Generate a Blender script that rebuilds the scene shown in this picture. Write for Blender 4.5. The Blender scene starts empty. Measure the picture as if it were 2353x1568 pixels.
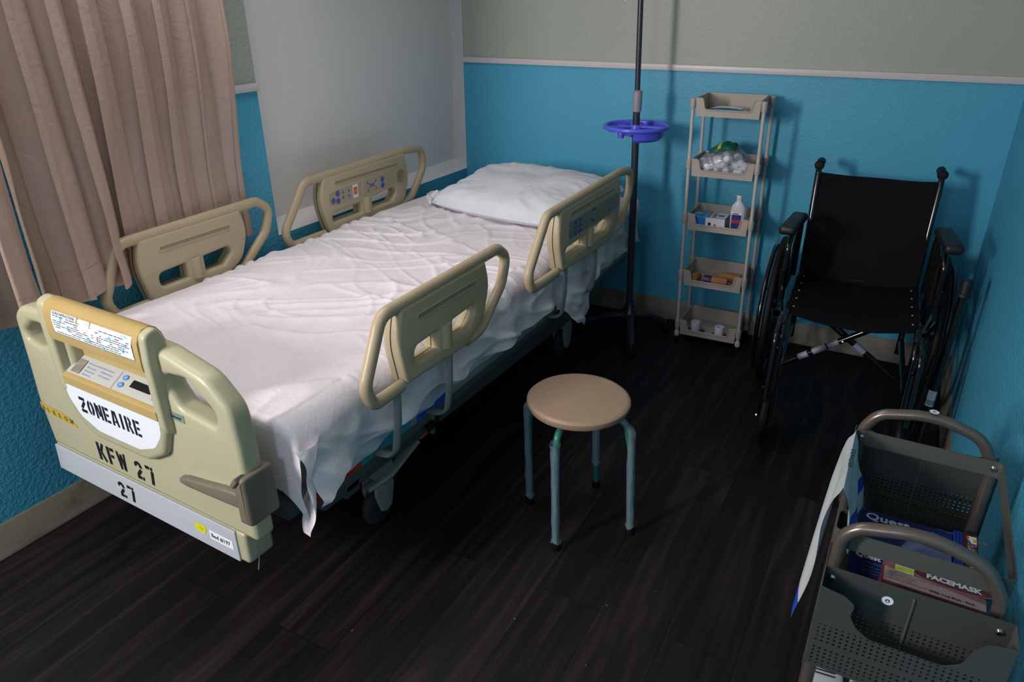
import bpy, bmesh, math, random
from mathutils import Vector, Matrix, noise
from mathutils.geometry import tessellate_polygon
random.seed(7)
PI = math.pi
sc = bpy.context.scene
COL = sc.collection
def V(*a): return Vector(a)

# ------------------------------------------------------------------ mesh builder
class MB:
    def __init__(s): s.v = []; s.f = []; s.m = []
    def add(s, vs, fs, mi=0, M=None):
        n = len(s.v)
        s.v += [(M @ Vector(p)) if M else Vector(p) for p in vs]
        for f in fs: s.f.append([i + n for i in f]); s.m.append(mi)
        return s
    def join(s, o, mi=None):
        n = len(s.v); s.v += [p.copy() for p in o.v]
        for f, m in zip(o.f, o.m): s.f.append([i + n for i in f]); s.m.append(m if mi is None else mi)
        return s
    def xf(s, M): s.v = [M @ p for p in s.v]; return s

def box(mb, c, d, r=0.0, rot=None, mi=0, seg=2):
    """box of centre c and full size d, edges rounded by r"""
    bm = bmesh.new(); bmesh.ops.create_cube(bm, size=1)
    for v in bm.verts: v.co = Vector((v.co.x * d[0], v.co.y * d[1], v.co.z * d[2]))
    if r > 0: bmesh.ops.bevel(bm, geom=list(bm.edges), offset=min(r, min(d) * .49), segments=seg, profile=.5, affect='EDGES')
    bm.verts.index_update()
    M = Matrix.Translation(Vector(c)) @ (rot.to_4x4() if rot else Matrix())
    mb.add([v.co.copy() for v in bm.verts], [[v.index for v in f.verts] for f in bm.faces], mi, M); bm.free(); return mb
def bx(mb, x0, x1, y0, y1, z0, z1, r=0, mi=0): return box(mb, ((x0+x1)/2, (y0+y1)/2, (z0+z1)/2), (abs(x1-x0), abs(y1-y0), abs(z1-z0)), r, None, mi)

def fillet(pts, rad, n=6, closed=False):
    pts = [Vector(p) for p in pts]; out = []; N = len(pts)
    for i, p in enumerate(pts):
        r = rad[i] if isinstance(rad, (list, tuple)) else rad
        if (not closed and i in (0, N-1)) or r <= 0: out.append(p); continue
        a = pts[(i-1) % N] - p; b = pts[(i+1) % N] - p
        la, lb = a.length, b.length; a.normalize(); b.normalize()
        ang = a.angle(b)
        if ang > PI - .02: out.append(p); continue
        t = min(r / math.tan(ang/2), la*.48, lb*.48)
        A = p + a*t; B = p + b*t
        for k in range(n+1):
            s = k/n; out.append(A*(1-s)**2 + p*2*s*(1-s) + B*s*s)
    return out
def tube(mb, pts, r, n=12, closed=False, mi=0, caps=True, up=None, ry=None):
    """tube along pts; r may be a list; ry is the second half-width (oval)"""
    pts = [Vector(p) for p in pts]; N = len(pts); rs = r if isinstance(r, (list, tuple)) else [r]*N
    T = []
    for i in range(N):
        a = pts[(i-1) % N] if (closed or i) else pts[i]; b = pts[(i+1) % N] if (closed or i < N-1) else pts[i]
        t = b - a; T.append(t.normalized() if t.length > 1e-9 else Vector((0, 0, 1)))
    u = Vector(up) if up else (Vector((0, 0, 1)) if abs(T[0].z) < .9 else Vector((1, 0, 0)))
    u = (u - T[0]*u.dot(T[0])).normalized(); vs = []
    for i in range(N):
        if up: u = Vector(up)
        w = u - T[i]*u.dot(T[i])
        if w.length > 1e-6: u = w.normalized()
        b = T[i].cross(u)
        for k in range(n):
            a = 2*PI*k/n; vs.append(pts[i] + u*(math.cos(a)*rs[i]) + b*(math.sin(a)*(ry*rs[i]/rs[0] if ry else rs[i])))
    fs = []
    for i in range(N if closed else N-1):
        j = (i+1) % N
        for k in range(n): l = (k+1) % n; fs.append([i*n+k, i*n+l, j*n+l, j*n+k])
    if not closed and caps: fs.append(list(range(n))[::-1]); fs.append([(N-1)*n+k for k in range(n)])
    return mb.add(vs, fs, mi)
def cyl(mb, a, b, r, n=16, mi=0, r2=None): return tube(mb, [a, b], [r, r if r2 is None else r2], n, mi=mi)
def lathe(mb, prof, c=(0, 0, 0), axis='z', n=24, mi=0, M=None):
    vs = []; fs = []; P = len(prof)
    for k in range(n):
        a = 2*PI*k/n
        for r, h in prof:
            x, y, z = r*math.cos(a), r*math.sin(a), h
            vs.append({'z': (x, y, z), 'x': (z, x, y), 'y': (x, z, y)}[axis])
    for k in range(n):
        l = (k+1) % n
        for i in range(P-1): fs.append([k*P+i, l*P+i, l*P+i+1, k*P+i+1])
    if prof[0][0] > 1e-6: fs.append([k*P for k in range(n)])
    if prof[-1][0] > 1e-6: fs.append([k*P+P-1 for k in range(n)])
    return mb.add(vs, fs, mi, (M or Matrix()) @ Matrix.Translation(Vector(c)))
def frame(O, U, Vv, Ww):
    U, Vv, Ww = Vector(U).normalized(), Vector(Vv).normalized(), Vector(Ww).normalized()
    M = Matrix.Identity(4)
    for i in range(3): M[i][0] = U[i]; M[i][1] = Vv[i]; M[i][2] = Ww[i]; M[i][3] = O[i]
    return M
def area2(p): return sum(p[i][0]*p[(i+1) % len(p)][1] - p[(i+1) % len(p)][0]*p[i][1] for i in range(len(p)))/2
def offs(p, d):
    n = len(p); out = []
    for i in range(n):
        a, b, c = Vector(p[i-1]), Vector(p[i]), Vector(p[(i+1) % n])
        e1 = (b-a); e2 = (c-b)
        if e1.length < 1e-9: e1 = e2
        if e2.length < 1e-9: e2 = e1
        e1 = e1.normalized(); e2 = e2.normalized()
        n1 = Vector((-e1.y, e1.x)); n2 = Vector((-e2.y, e2.x)); m = n1+n2
        if m.length < 1e-6: m = n1
        m.normalize(); k = max(.35, m.dot(n1)); out.append(b + m*(d/k))
    return out
def slab(mb, outer, w0, w1, r=0.0, holes=(), M=None, mi=0, seg=3):
    """plate of outline outer (u,v) with holes, from w0 to w1 along w, edges rounded by r"""
    loops = [[Vector((p[0], p[1])) for p in outer]] + [[Vector((p[0], p[1])) for p in h] for h in holes]
    for i, l in enumerate(loops):
        if (area2(l) > 0) != (i == 0): l.reverse()       # material lies to the left of every loop
    ks = [(0, 0)] if r <= 0 else [(r*(1-math.cos(PI/2*(1-k/seg))) , 0) for k in range(seg+1)]
    if r <= 0: rings = [(0, w0), (0, w1)]
    else:
        r2 = min(r, abs(w1-w0)/2*.999); s = 1 if w1 > w0 else -1
        rings = [(r*(1-math.sin(PI/2*k/seg)), w0 + s*r2*(1-math.cos(PI/2*k/seg))) for k in range(seg+1)]
        rings += [(r*(1-math.cos(PI/2*k/seg)), w1 - s*r2*(1-math.sin(PI/2*k/seg))) for k in range(seg+1)]
    vs = []; fs = []; first = []; last = []
    for l in loops:
        n = len(l); base = len(vs)
        for d, w in rings:
            for p in (offs(l, d) if d > 1e-7 else l): vs.append((p.x, p.y, w))
        for k in range(len(rings)-1):
            for i in range(n):
                j = (i+1) % n; fs.append([base+k*n+i, base+k*n+j, base+(k+1)*n+j, base+(k+1)*n+i])
        first.append(list(range(base, base+n))); last.append(list(range(base+(len(rings)-1)*n, base+len(rings)*n)))
    for grp in (first, last):
        idx = [i for g in grp for i in g]
        tris = tessellate_polygon([[Vector((vs[i][0], vs[i][1], 0)) for i in g] for g in grp])
        for t in tris: fs.append([idx[a] for a in t])
    return mb.add(vs, fs, mi, M)
def rp(pts, rad, n=5):  # rounded 2D polygon
    return [(p.x, p.y) for p in fillet([(a[0], a[1], 0) for a in pts], rad, n, True)]
def circ(cx, cy, r, n=20, ry=None): return [(cx+r*math.cos(2*PI*k/n), cy+(ry or r)*math.sin(2*PI*k/n)) for k in range(n)]
def flat(mb, poly, w, M, mi=0):
    vs = [(p[0], p[1], w) for p in poly]
    return mb.add(vs, [list(t) for t in tessellate_polygon([[Vector(v) for v in vs]])], mi, M)
def rect(mb, u0, u1, v0, v1, w, M, mi=0): return flat(mb, [(u0, v0), (u1, v0), (u1, v1), (u0, v1)], w, M, mi)
def text(mb, body, size, M, mi=0, bold=0.0, sx=1.0, w=0.0, align='LEFT', shear=0):
    cu = bpy.data.curves.new('t', 'FONT'); cu.body = body; cu.size = size; cu.offset = bold*size; cu.resolution_u = 2; cu.align_x = align; cu.shear = shear
    o = bpy.data.objects.new('t', cu); COL.objects.link(o)
    me = bpy.data.meshes.new_from_object(o.evaluated_get(bpy.context.evaluated_depsgraph_get()))
    mb.add([(v.co.x*sx, v.co.y, w) for v in me.vertices], [list(p.vertices) for p in me.polygons], mi, M)
    bpy.data.objects.remove(o); bpy.data.curves.remove(cu); bpy.data.meshes.remove(me); return mb

ROOTM = {}
def build(name, mb, mats, M=Matrix(), smooth=True, ang=38, recalc=True):
    me = bpy.data.meshes.new(name)
    bm = bmesh.new(); Mi = M.inverted()
    vv = [bm.verts.new(Mi @ p) for p in mb.v]
    for f, m in zip(mb.f, mb.m):
        try: bf = bm.faces.new([vv[i] for i in f]); bf.material_index = m
        except ValueError: pass
    if recalc: bmesh.ops.recalc_face_normals(bm, faces=list(bm.faces))
    if smooth:
        for f in bm.faces: f.smooth = True
        for e in bm.edges:
            if len(e.link_faces) == 2 and e.calc_face_angle(0) > math.radians(ang): e.smooth = False
    bm.to_mesh(me); bm.free()
    for m in (mats if isinstance(mats, (list, tuple)) else [mats]): me.materials.append(m)
    return me
def part(name, mb, mats, parent, label=None, kind=None, **k):
    """one mesh object, vertices given in world coordinates, child of parent"""
    M = ROOTM[parent.name]
    o = bpy.data.objects.new(name, build(name, mb, mats, M, **k)); COL.objects.link(o); o.parent = parent
    ROOTM[o.name] = M
    if label: o['label'] = label
    if kind: o['kind'] = kind
    return o
def thing(name, label, cat, loc, rz=0, group=None):
    o = bpy.data.objects.new(name, None); COL.objects.link(o); o.location = loc; o.rotation_euler = (0, 0, rz)
    o.empty_display_size = .05
    ROOTM[o.name] = Matrix.Translation(Vector(loc)) @ Matrix.Rotation(rz, 4, 'Z')
    o['label'] = label; o['category'] = cat
    if group: o['group'] = group
    return o
def solo(name, mb, mats, label=None, cat=None, group=None, kind=None, **k):
    lo = Vector((min(p.x for p in mb.v), min(p.y for p in mb.v), min(p.z for p in mb.v))); hi = Vector((max(p.x for p in mb.v), max(p.y for p in mb.v), 0))
    M = Matrix.Translation(((lo.x+hi.x)/2, (lo.y+hi.y)/2, lo.z))
    o = bpy.data.objects.new(name, build(name, mb, mats, M, **k)); COL.objects.link(o); o.matrix_world = M
    ROOTM[o.name] = M
    if label: o['label'] = label
    if cat: o['category'] = cat
    if group: o['group'] = group
    if kind: o['kind'] = kind
    return o
def struct(name, mb, mats, **k): return solo(name, mb, mats, kind='structure', **k)

# ------------------------------------------------------------------ materials
def lin(h):
    h = h.lstrip('#'); c = [int(h[i:i+2], 16)/255 for i in (0, 2, 4)]
    return [((x+.055)/1.055)**2.4 if x > .04045 else x/12.92 for x in c] + [1]
class NT:
    def __init__(s, m): s.t = m.node_tree; s.n = s.t.nodes; s.l = s.t.links
    def new(s, t, **k):
        n = s.n.new(t)
        for a, b in k.items():
            if a.startswith('i_'):
                key = a[2:]; key = int(key) if key.isdigit() else key.replace('_', ' '); n.inputs[key].default_value = b
            else: setattr(n, a, b)
        return n
    def link(s, a, b): s.l.new(a, b)
def mat(name, col, rough=.5, metal=0, spec=.5, var=0.0, vscale=8, bump=0.0, bscale=60, bdist=.002, coat=0, sheen=0, stretch=None, dirt=None, dscale=3):
    m = bpy.data.materials.new(name); m.use_nodes = True; t = NT(m); b = t.n['Principled BSDF']
    c = lin(col) if isinstance(col, str) else list(col) + [1]
    b.inputs['Base Color'].default_value = c; b.inputs['Roughness'].default_value = rough; b.inputs['Metallic'].default_value = metal
    b.inputs['Specular IOR Level'].default_value = spec; b.inputs['Coat Weight'].default_value = coat
    if sheen: b.inputs['Sheen Weight'].default_value = sheen
    tc = t.new('ShaderNodeTexCoord'); src = tc.outputs['Object']
    if stretch:
        mp = t.new('ShaderNodeMapping'); mp.inputs['Scale'].default_value = stretch; t.link(src, mp.inputs[0]); src = mp.outputs[0]
    if var > 0 or dirt:
        nz = t.new('ShaderNodeTexNoise', i_Scale=vscale, i_Detail=4.0); t.link(src, nz.inputs['Vector'])
        mx = t.new('ShaderNodeMix', data_type='RGBA'); mx.inputs[6].default_value = [x*(1-var) for x in c[:3]] + [1]; mx.inputs[7].default_value = [min(1, x*(1+var)) for x in c[:3]] + [1]
        t.link(nz.outputs[0], mx.inputs[0]); out = mx.outputs[2]
        if dirt:
            n2 = t.new('ShaderNodeTexNoise', i_Scale=dscale, i_Detail=6.0, i_Roughness=.7); t.link(src, n2.inputs['Vector'])
            rmp = t.new('ShaderNodeMapRange'); rmp.inputs[1].default_value = .52; rmp.inputs[2].default_value = .72; t.link(n2.outputs[0], rmp.inputs[0])
            m3 = t.new('ShaderNodeMix', data_type='RGBA'); m3.inputs[7].default_value = lin(dirt); t.link(rmp.outputs[0], m3.inputs[0]); t.link(out, m3.inputs[6]); out = m3.outputs[2]
        t.link(out, b.inputs['Base Color'])
    if bump > 0:
        nb = t.new('ShaderNodeTexNoise', i_Scale=bscale, i_Detail=3.0); t.link(src, nb.inputs['Vector'])
        bp = t.new('ShaderNodeBump', i_Strength=bump, i_Distance=bdist); t.link(nb.outputs[0], bp.inputs['Height']); t.link(bp.outputs[0], b.inputs['Normal'])
    return m

def wall_mat(name, col, low=None, zsplit=1.2, var=.05, tex=.55):
    """painted, knock-down textured plaster; two colours meet behind the rail"""
    m = bpy.data.materials.new(name); m.use_nodes = True; t = NT(m); b = t.n['Principled BSDF']
    geo = t.new('ShaderNodeNewGeometry'); P = geo.outputs['Position']
    b.inputs['Roughness'].default_value = .42; b.inputs['Specular IOR Level'].default_value = .35
    nz = t.new('ShaderNodeTexNoise', i_Scale=2.5, i_Detail=3.0); t.link(P, nz.inputs['Vector'])
    def two(h):
        c = lin(h); mx = t.new('ShaderNodeMix', data_type='RGBA'); mx.inputs[6].default_value = [x*(1-var) for x in c[:3]]+[1]; mx.inputs[7].default_value = [x*(1+var) for x in c[:3]]+[1]
        t.link(nz.outputs[0], mx.inputs[0]); return mx.outputs[2]
    a = two(col)
    if low:
        c2 = two(low); sp = t.new('ShaderNodeSeparateXYZ'); t.link(P, sp.inputs[0])
        lt = t.new('ShaderNodeMath', operation='LESS_THAN'); lt.inputs[1].default_value = zsplit; t.link(sp.outputs[2], lt.inputs[0])
        mx = t.new('ShaderNodeMix', data_type='RGBA'); t.link(lt.outputs[0], mx.inputs[0]); t.link(a, mx.inputs[6]); t.link(c2, mx.inputs[7]); a = mx.outputs[2]
    t.link(a, b.inputs['Base Color'])
    n1 = t.new('ShaderNodeTexNoise', i_Scale=75.0, i_Detail=3.0, i_Roughness=.55, i_Distortion=.6); t.link(P, n1.inputs['Vector'])
    rm = t.new('ShaderNodeMapRange'); rm.inputs[1].default_value = .42; rm.inputs[2].default_value = .62; t.link(n1.outputs[0], rm.inputs[0])
    bp = t.new('ShaderNodeBump', i_Strength=tex, i_Distance=.0022); t.link(rm.outputs[0], bp.inputs['Height']); t.link(bp.outputs[0], b.inputs['Normal'])
    return m
SAGE, BLUE = '#a3aba0', '#4ba4c6'
M_wall = wall_mat('wall paint sage over blue', SAGE, BLUE)
M_wallb = wall_mat('smoother wall paint sage over blue', SAGE, BLUE, tex=.16)
M_niche = wall_mat('painted board off white', '#e2e0de', var=.03, tex=.13)
M_trim = mat('white gloss trim paint', '#cfc9cc', .35, var=.05, vscale=5)
M_base = mat('beige vinyl baseboard', '#756f62', .45, var=.08, vscale=4, dirt='#575146', dscale=9)
M_ceil = mat('ceiling white paint', '#c9c9c4', .8)

def floor_mat():
    m = bpy.data.materials.new('dark vinyl wood planks'); m.use_nodes = True; t = NT(m); b = t.n['Principled BSDF']
    geo = t.new('ShaderNodeNewGeometry'); P = geo.outputs['Position']
    sw = t.new('ShaderNodeMapping'); sw.inputs['Rotation'].default_value = (0, 0, PI/2); t.link(P, sw.inputs[0])
    br = t.new('ShaderNodeTexBrick', offset=.37, i_Scale=1.0); br.inputs['Color1'].default_value = (.2, .2, .2, 1); br.inputs['Color2'].default_value = (.9, .9, .9, 1); br.inputs['Mortar'].default_value = (0, 0, 0, 1)
    br.inputs['Mortar Size'].default_value = .0016; br.inputs['Brick Width'].default_value = 1.22; br.inputs['Row Height'].default_value = .182; br.inputs['Mortar Smooth'].default_value = .27
    t.link(sw.outputs[0], br.inputs['Vector'])
    # grain
    add = t.new('ShaderNodeVectorMath', operation='MULTIPLY_ADD'); add.inputs[1].default_value = (17, 9, 3); t.link(br.outputs['Color'], add.inputs[0]); t.link(P, add.inputs[2])
    mp = t.new('ShaderNodeMapping'); mp.inputs['Scale'].default_value = (26, 1.6, 1); t.link(add.outputs[0], mp.inputs[0])
    n = t.new('ShaderNodeTexNoise', i_Scale=1.0, i_Detail=7.0, i_Roughness=.62, i_Distortion=.5); t.link(mp.outputs[0], n.inputs['Vector'])
    cr = t.new('ShaderNodeValToRGB'); e = cr.color_ramp.elements
    e[0].position = .33; e[0].color = lin('#131216'); e[1].position = .68; e[1].color = lin('#342b2a')
    e2 = cr.color_ramp.elements.new(.5); e2.color = lin('#1f1b1d'); t.link(n.outputs[0], cr.inputs[0])
    pv = t.new('ShaderNodeMix', data_type='RGBA', blend_type='MULTIPLY'); pv.inputs[0].default_value = .55; t.link(cr.outputs[0], pv.inputs[6]); t.link(br.outputs['Color'], pv.inputs[7])
    # seams
    sm = t.new('ShaderNodeMix', data_type='RGBA'); sm.inputs[7].default_value = (.004, .004, .005, 1); t.link(br.outputs['Fac'], sm.inputs[0]); t.link(pv.outputs[2], sm.inputs[6])
    # dust specks and scuffs
    vo = t.new('ShaderNodeTexVoronoi', i_Scale=7.0, i_Randomness=1.0); t.link(P, vo.inputs['Vector'])
    lt = t.new('ShaderNodeMath', operation='LESS_THAN'); lt.inputs[1].default_value = .022; t.link(vo.outputs['Distance'], lt.inputs[0])
    s2 = t.new('ShaderNodeMix', data_type='RGBA'); s2.inputs[7].default_value = lin('#6d6d70'); 
    hf = t.new('ShaderNodeMath', operation='MULTIPLY'); hf.inputs[1].default_value = .55; t.link(lt.outputs[0], hf.inputs[0])
    t.link(hf.outputs[0], s2.inputs[0]); t.link(sm.outputs[2], s2.inputs[6])
    t.link(s2.outputs[2], b.inputs['Base Color'])
    rn = t.new('ShaderNodeTexNoise', i_Scale=3.0, i_Detail=5.0); t.link(P, rn.inputs['Vector'])
    rr = t.new('ShaderNodeMapRange'); rr.inputs[3].default_value = .42; rr.inputs[4].default_value = .62; t.link(rn.outputs[0], rr.inputs[0]); t.link(rr.outputs[0], b.inputs['Roughness'])
    b.inputs['Specular IOR Level'].default_value = .16
    bp = t.new('ShaderNodeBump', i_Strength=.25, i_Distance=.0006); t.link(n.outputs[0], bp.inputs['Height']); t.link(bp.outputs[0], b.inputs['Normal'])
    return m
M_floor = floor_mat()

def cloth_mat(name, col, trans=.25, clear=0.0, weave=900, bump=.25, fold=0.0):
    m = bpy.data.materials.new(name); m.use_nodes = True; t = NT(m); t.n.remove(t.n['Principled BSDF']); out = t.n['Material Output']
    tc = t.new('ShaderNodeTexCoord'); c = lin(col)
    nz = t.new('ShaderNodeTexNoise', i_Scale=14.0, i_Detail=5.0); t.link(tc.outputs['Object'], nz.inputs['Vector'])
    mp = t.new('ShaderNodeMapping'); mp.inputs['Scale'].default_value = (500, 500, 22); t.link(tc.outputs['Object'], mp.inputs[0])
    n2 = t.new('ShaderNodeTexNoise', i_Scale=1.0, i_Detail=2.0); t.link(mp.outputs[0], n2.inputs['Vector'])
    mx = t.new('ShaderNodeMix', data_type='RGBA'); mx.inputs[6].default_value = [x*.93 for x in c[:3]]+[1]; mx.inputs[7].default_value = [min(1, x*1.07) for x in c[:3]]+[1]; t.link(nz.outputs[0], mx.inputs[0])
    m2 = t.new('ShaderNodeMix', data_type='RGBA', blend_type='MULTIPLY'); m2.inputs[0].default_value = .25 if fold else .05; t.link(mx.outputs[2], m2.inputs[6]); t.link(n2.outputs[1], m2.inputs[7])
    col_out = mx.outputs[2]
    d = t.new('ShaderNodeBsdfDiffuse'); tr = t.new('ShaderNodeBsdfTranslucent'); t.link(col_out, d.inputs[0]); t.link(col_out, tr.inputs[0])
    nb = t.new('ShaderNodeTexNoise', i_Scale=float(weave), i_Detail=1.0); t.link(tc.outputs['Object'], nb.inputs['Vector'])
    nf = t.new('ShaderNodeTexNoise', i_Scale=38.0, i_Detail=4.0, i_Distortion=1.2); t.link(tc.outputs['Object'], nf.inputs['Vector'])
    ad = t.new('ShaderNodeMath', operation='MULTIPLY_ADD'); ad.inputs[1].default_value = 3.0; t.link(nf.outputs[0], ad.inputs[0]); t.link(n2.outputs[0], ad.inputs[2])
    bp = t.new('ShaderNodeBump', i_Strength=bump, i_Distance=.002); t.link(ad.outputs[0], bp.inputs['Height']); t.link(bp.outputs[0], d.inputs['Normal'])
    ms = t.new('ShaderNodeMixShader'); ms.inputs[0].default_value = trans; t.link(d.outputs[0], ms.inputs[1]); t.link(tr.outputs[0], ms.inputs[2]); last = ms.outputs[0]
    if clear:
        tp = t.new('ShaderNodeBsdfTransparent'); m4 = t.new('ShaderNodeMixShader'); m4.inputs[0].default_value = clear; t.link(last, m4.inputs[1]); t.link(tp.outputs[0], m4.inputs[2]); last = m4.outputs[0]
    t.link(last, out.inputs[0]); return m
M_sheet = cloth_mat('white cotton sheet', '#e9e3e8', .12, 0, 900, .35)
M_pillow = cloth_mat('white pillow cotton', '#d2d6de', .05, 0, 900, .25)
M_fitted = cloth_mat('pale fitted sheet cotton', '#c9d2dc', .08, 0, 900, .3)
M_curt = cloth_mat('taupe linen curtain', '#c8ae9f', .13, .14, 700, .4, fold=1)

M_cream = mat('cream moulded plastic', '#aeab8e', .38, var=.04, vscale=6, bump=.05, bscale=400, bdist=.0003)
M_yel = mat('yellowed cream plastic', '#ae9762', .36, var=.06, vscale=9)
M_tan = mat('tan moulded plastic', '#b5a88a', .42, var=.05, vscale=8)
M_tanr = mat('aged tan tube plastic', '#b3a184', .38, var=.10, vscale=9)
M_seam = mat('dark seam line', '#3a372e', .6)
M_strip = mat('grey laminated strip', '#b4bac2', .4, var=.03, vscale=4)
M_greyp = mat('pale grey console panel', '#b9bcb9', .4)
M_lens = mat('grey tinted lens', '#86837a', .15, var=.2, vscale=30)
M_black = mat('black print', '#0d0e12', .5)
M_lcd = mat('dark display glass', '#191b20', .12, coat=.5)
M_bluep = mat('blue print', '#5b7fd0', .5)
M_bluem = mat('muted blue print', '#4654a0', .5)
M_cyan = mat('cyan print', '#6fc0e6', .5)
M_white = mat('white label paper', '#dfe5ee', .4)
M_orange = mat('orange print', '#d9601f', .5)
M_yellow = mat('yellow sticker', '#d8d51c', .45)
M_taupe = mat('taupe rubber bumper', '#6d6558', .5, var=.08, vscale=12)
M_glue = mat('old glue residue', '#b59c3a', .6, var=.35, vscale=60)
M_steelp = mat('grey painted steel', '#8b908d', .4, var=.05, vscale=9)
M_dsteel = mat('dark grey painted steel', '#555a59', .45, var=.12, vscale=7)
M_tire = mat('dark grey caster rubber', '#2c2e31', .6)
M_matt = mat('grey mattress cover', '#8f938f', .5, var=.05)
M_teal = mat('teal edge label', '#2a93a5', .45)
M_oredge = mat('red orange edge label', '#c33b14', .45)
M_bledge = mat('blue edge label', '#1f55c0', .45)
M_chrome = mat('chrome', '#c8c8cc', .15, 1)
M_green = mat('green plastic', '#1e7a55', .4)
M_wchrome = mat('gloss black tube', '#09090c', .16, 0, .6, coat=.3)
M_vinyl = mat('black nylon upholstery', '#0b0c10', .75, spec=.12, var=.25, vscale=20, bump=.3, bscale=45, bdist=.003)
M_rub = mat('black rubber', '#0a0b0d', .6, spec=.25)
M_pad = mat('dark padded vinyl', '#11161a', .5, bump=.1, bscale=300, bdist=.0004)
M_seat = mat('pale wood laminate', '#98816c', .4, var=.12, vscale=2.2, stretch=(1.5, 26, 1))
M_tealleg = mat('teal painted tube', '#2f6d65', .3, var=.05)
M_ltpl = mat('warm grey shelf plastic', '#aca39a', .45, var=.03)
M_leg = mat('off white shelf tube', '#bdb9b8', .4)
M_ivp = mat('anthracite pole', '#3a3d48', .3, .4)
M_ivc = mat('light grey collar', '#8e8e98', .4)
M_ivb = mat('cobalt blue plastic', '#5a5fe8', .3, coat=.2)
M_cart = mat('charcoal powder coated steel', '#50544f', .5, .15, var=.04)
M_carth = mat('grey brown lacquered tube', '#6b625b', .28, .5)
M_card = mat('navy box print', '#15265e', .35, coat=.2)

def film(name, col, tr=.75, rough=.12):
    m = bpy.data.materials.new(name); m.use_nodes = True; t = NT(m); b = t.n['Principled BSDF']; out = t.n['Material Output']
    b.inputs['Base Color'].default_value = lin(col); b.inputs['Roughness'].default_value = rough
    tc = t.new('ShaderNodeTexCoord'); nb = t.new('ShaderNodeTexNoise', i_Scale=55.0, i_Detail=3.0, i_Distortion=1.0); t.link(tc.outputs['Object'], nb.inputs['Vector'])
    bp = t.new('ShaderNodeBump', i_Strength=.5, i_Distance=.003); t.link(nb.outputs[0], bp.inputs['Height']); t.link(bp.outputs[0], b.inputs['Normal'])
    tp = t.new('ShaderNodeBsdfTransparent'); ms = t.new('ShaderNodeMixShader'); ms.inputs[0].default_value = tr
    t.link(b.outputs[0], ms.inputs[1]); t.link(tp.outputs[0], ms.inputs[2]); t.link(ms.outputs[0], out.inputs[0]); return m
M_film = film('clear plastic wrap', '#a9b2c8', .72)
M_bottle = film('translucent white plastic', '#cfd8de', .25, .3)

# ------------------------------------------------------------------ the room
W, H, D = 2.448, 2.55, -5.0
b = MB(); bx(b, 0-.15, W+.15, D, .15, -.05, 0); struct('floor', b, M_floor, smooth=False)
b = MB(); bx(b, -.15, W+.15, D, .15, H, H+.05); struct('ceiling', b, M_ceil, smooth=False)
NY, NZ, ND = -1.400, .6505, .075            # niche: from the corner to NY, above NZ, ND deep
b = MB()
bx(b, -.15, 0, D, NY, 0, H); bx(b, -.15, 0, NY, .0, 0, NZ); struct('wall_left', b, M_wall, smooth=False)
b = MB(); bx(b, -.15, W+.15, 0, .15, 0, H); struct('wall_back', b, M_wallb, smooth=False)
b = MB(); bx(b, W, W+.15, D, 0, 0, H); struct('wall_right', b, M_wall, smooth=False)
# recessed board with its splayed sill and reveal
b = MB()
SB = .045
O4 = [(0, NY, NZ), (0, 0, NZ), (0, 0, H), (0, NY, H)]
I4 = [(-ND, NY+.0, NZ+SB), (-ND, -.0, NZ+SB), (-ND, -.0, H), (-ND, NY+.0, H)]
b.add(O4[:2] + I4[:2], [[0, 1, 3, 2]]); b.add(I4, [[0, 1, 2, 3]])
struct('trim_1', b, M_niche, smooth=False)
b = MB(); b.add([(0, -.0015, NZ), (-ND, -.0015, NZ+SB), (-ND, -.0015, H), (0, -.0015, H)], [[0, 1, 2, 3]]); struct('trim_2', b, mat('reveal pale paint', '#c6cad0', .45, var=.03), smooth=False)
b = MB(); bx(b, 0, .014, D, NY+.002-.0, 1.193, 1.220, .003); b2 = MB()
struct('trim_3', b, M_trim)
b = MB(); bx(b, .004, W, -.016, 0, 1.193, 1.220, .003); struct('trim_4', b, M_trim)
def baseb(name, a, c, nrm):
    b = MB(); a = Vector(a); c = Vector(c); d = (c-a).normalized(); n = Vector(nrm)
    prof = [(0, 0), (.016, 0), (.014, .012), (.007, .022), (.005, .099), (0, .103)]
    vs = [p + n*w + Vector((0, 0, h)) for p in (a, c) for w, h in prof]; k = len(prof)
    b.add(vs, [[i, i+1, k+i+1, k+i] for i in range(k-1)] + [list(range(k)), list(range(k, 2*k))]); struct(name, b, M_base, ang=60)
baseb('baseboard_left', (0, D, 0), (0, 0, 0), (1, 0, 0))
baseb('baseboard_back', (0, 0, 0), (W, 0, 0), (0, -1, 0))
baseb('baseboard_right', (W, D, 0), (W, 0, 0), (-1, 0, 0))
# shaded window behind the curtain, with a bare wooden casing
wr = MB(); WY0, WY1 = -2.95, -1.62
for a in [(WY0, WY1, 1.184, 1.216), (WY0, WY1, 2.20, 2.24), (WY0, WY0+.04, 1.184, 2.24), (WY1-.04, WY1, 1.184, 2.24)]: bx(wr, 0, .016, a[0], a[1], a[2], a[3], .002)
wo = struct('window_1', wr, mat('bare orange wood casing', '#c77b4b', .55, var=.1))
b = MB(); bx(b, .001, .008, WY0+.04, WY1-.04, 1.216, 2.20); part('window_shade', b, mat('brown window shade', '#8a6a4c', .7, var=.05), wo)

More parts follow.
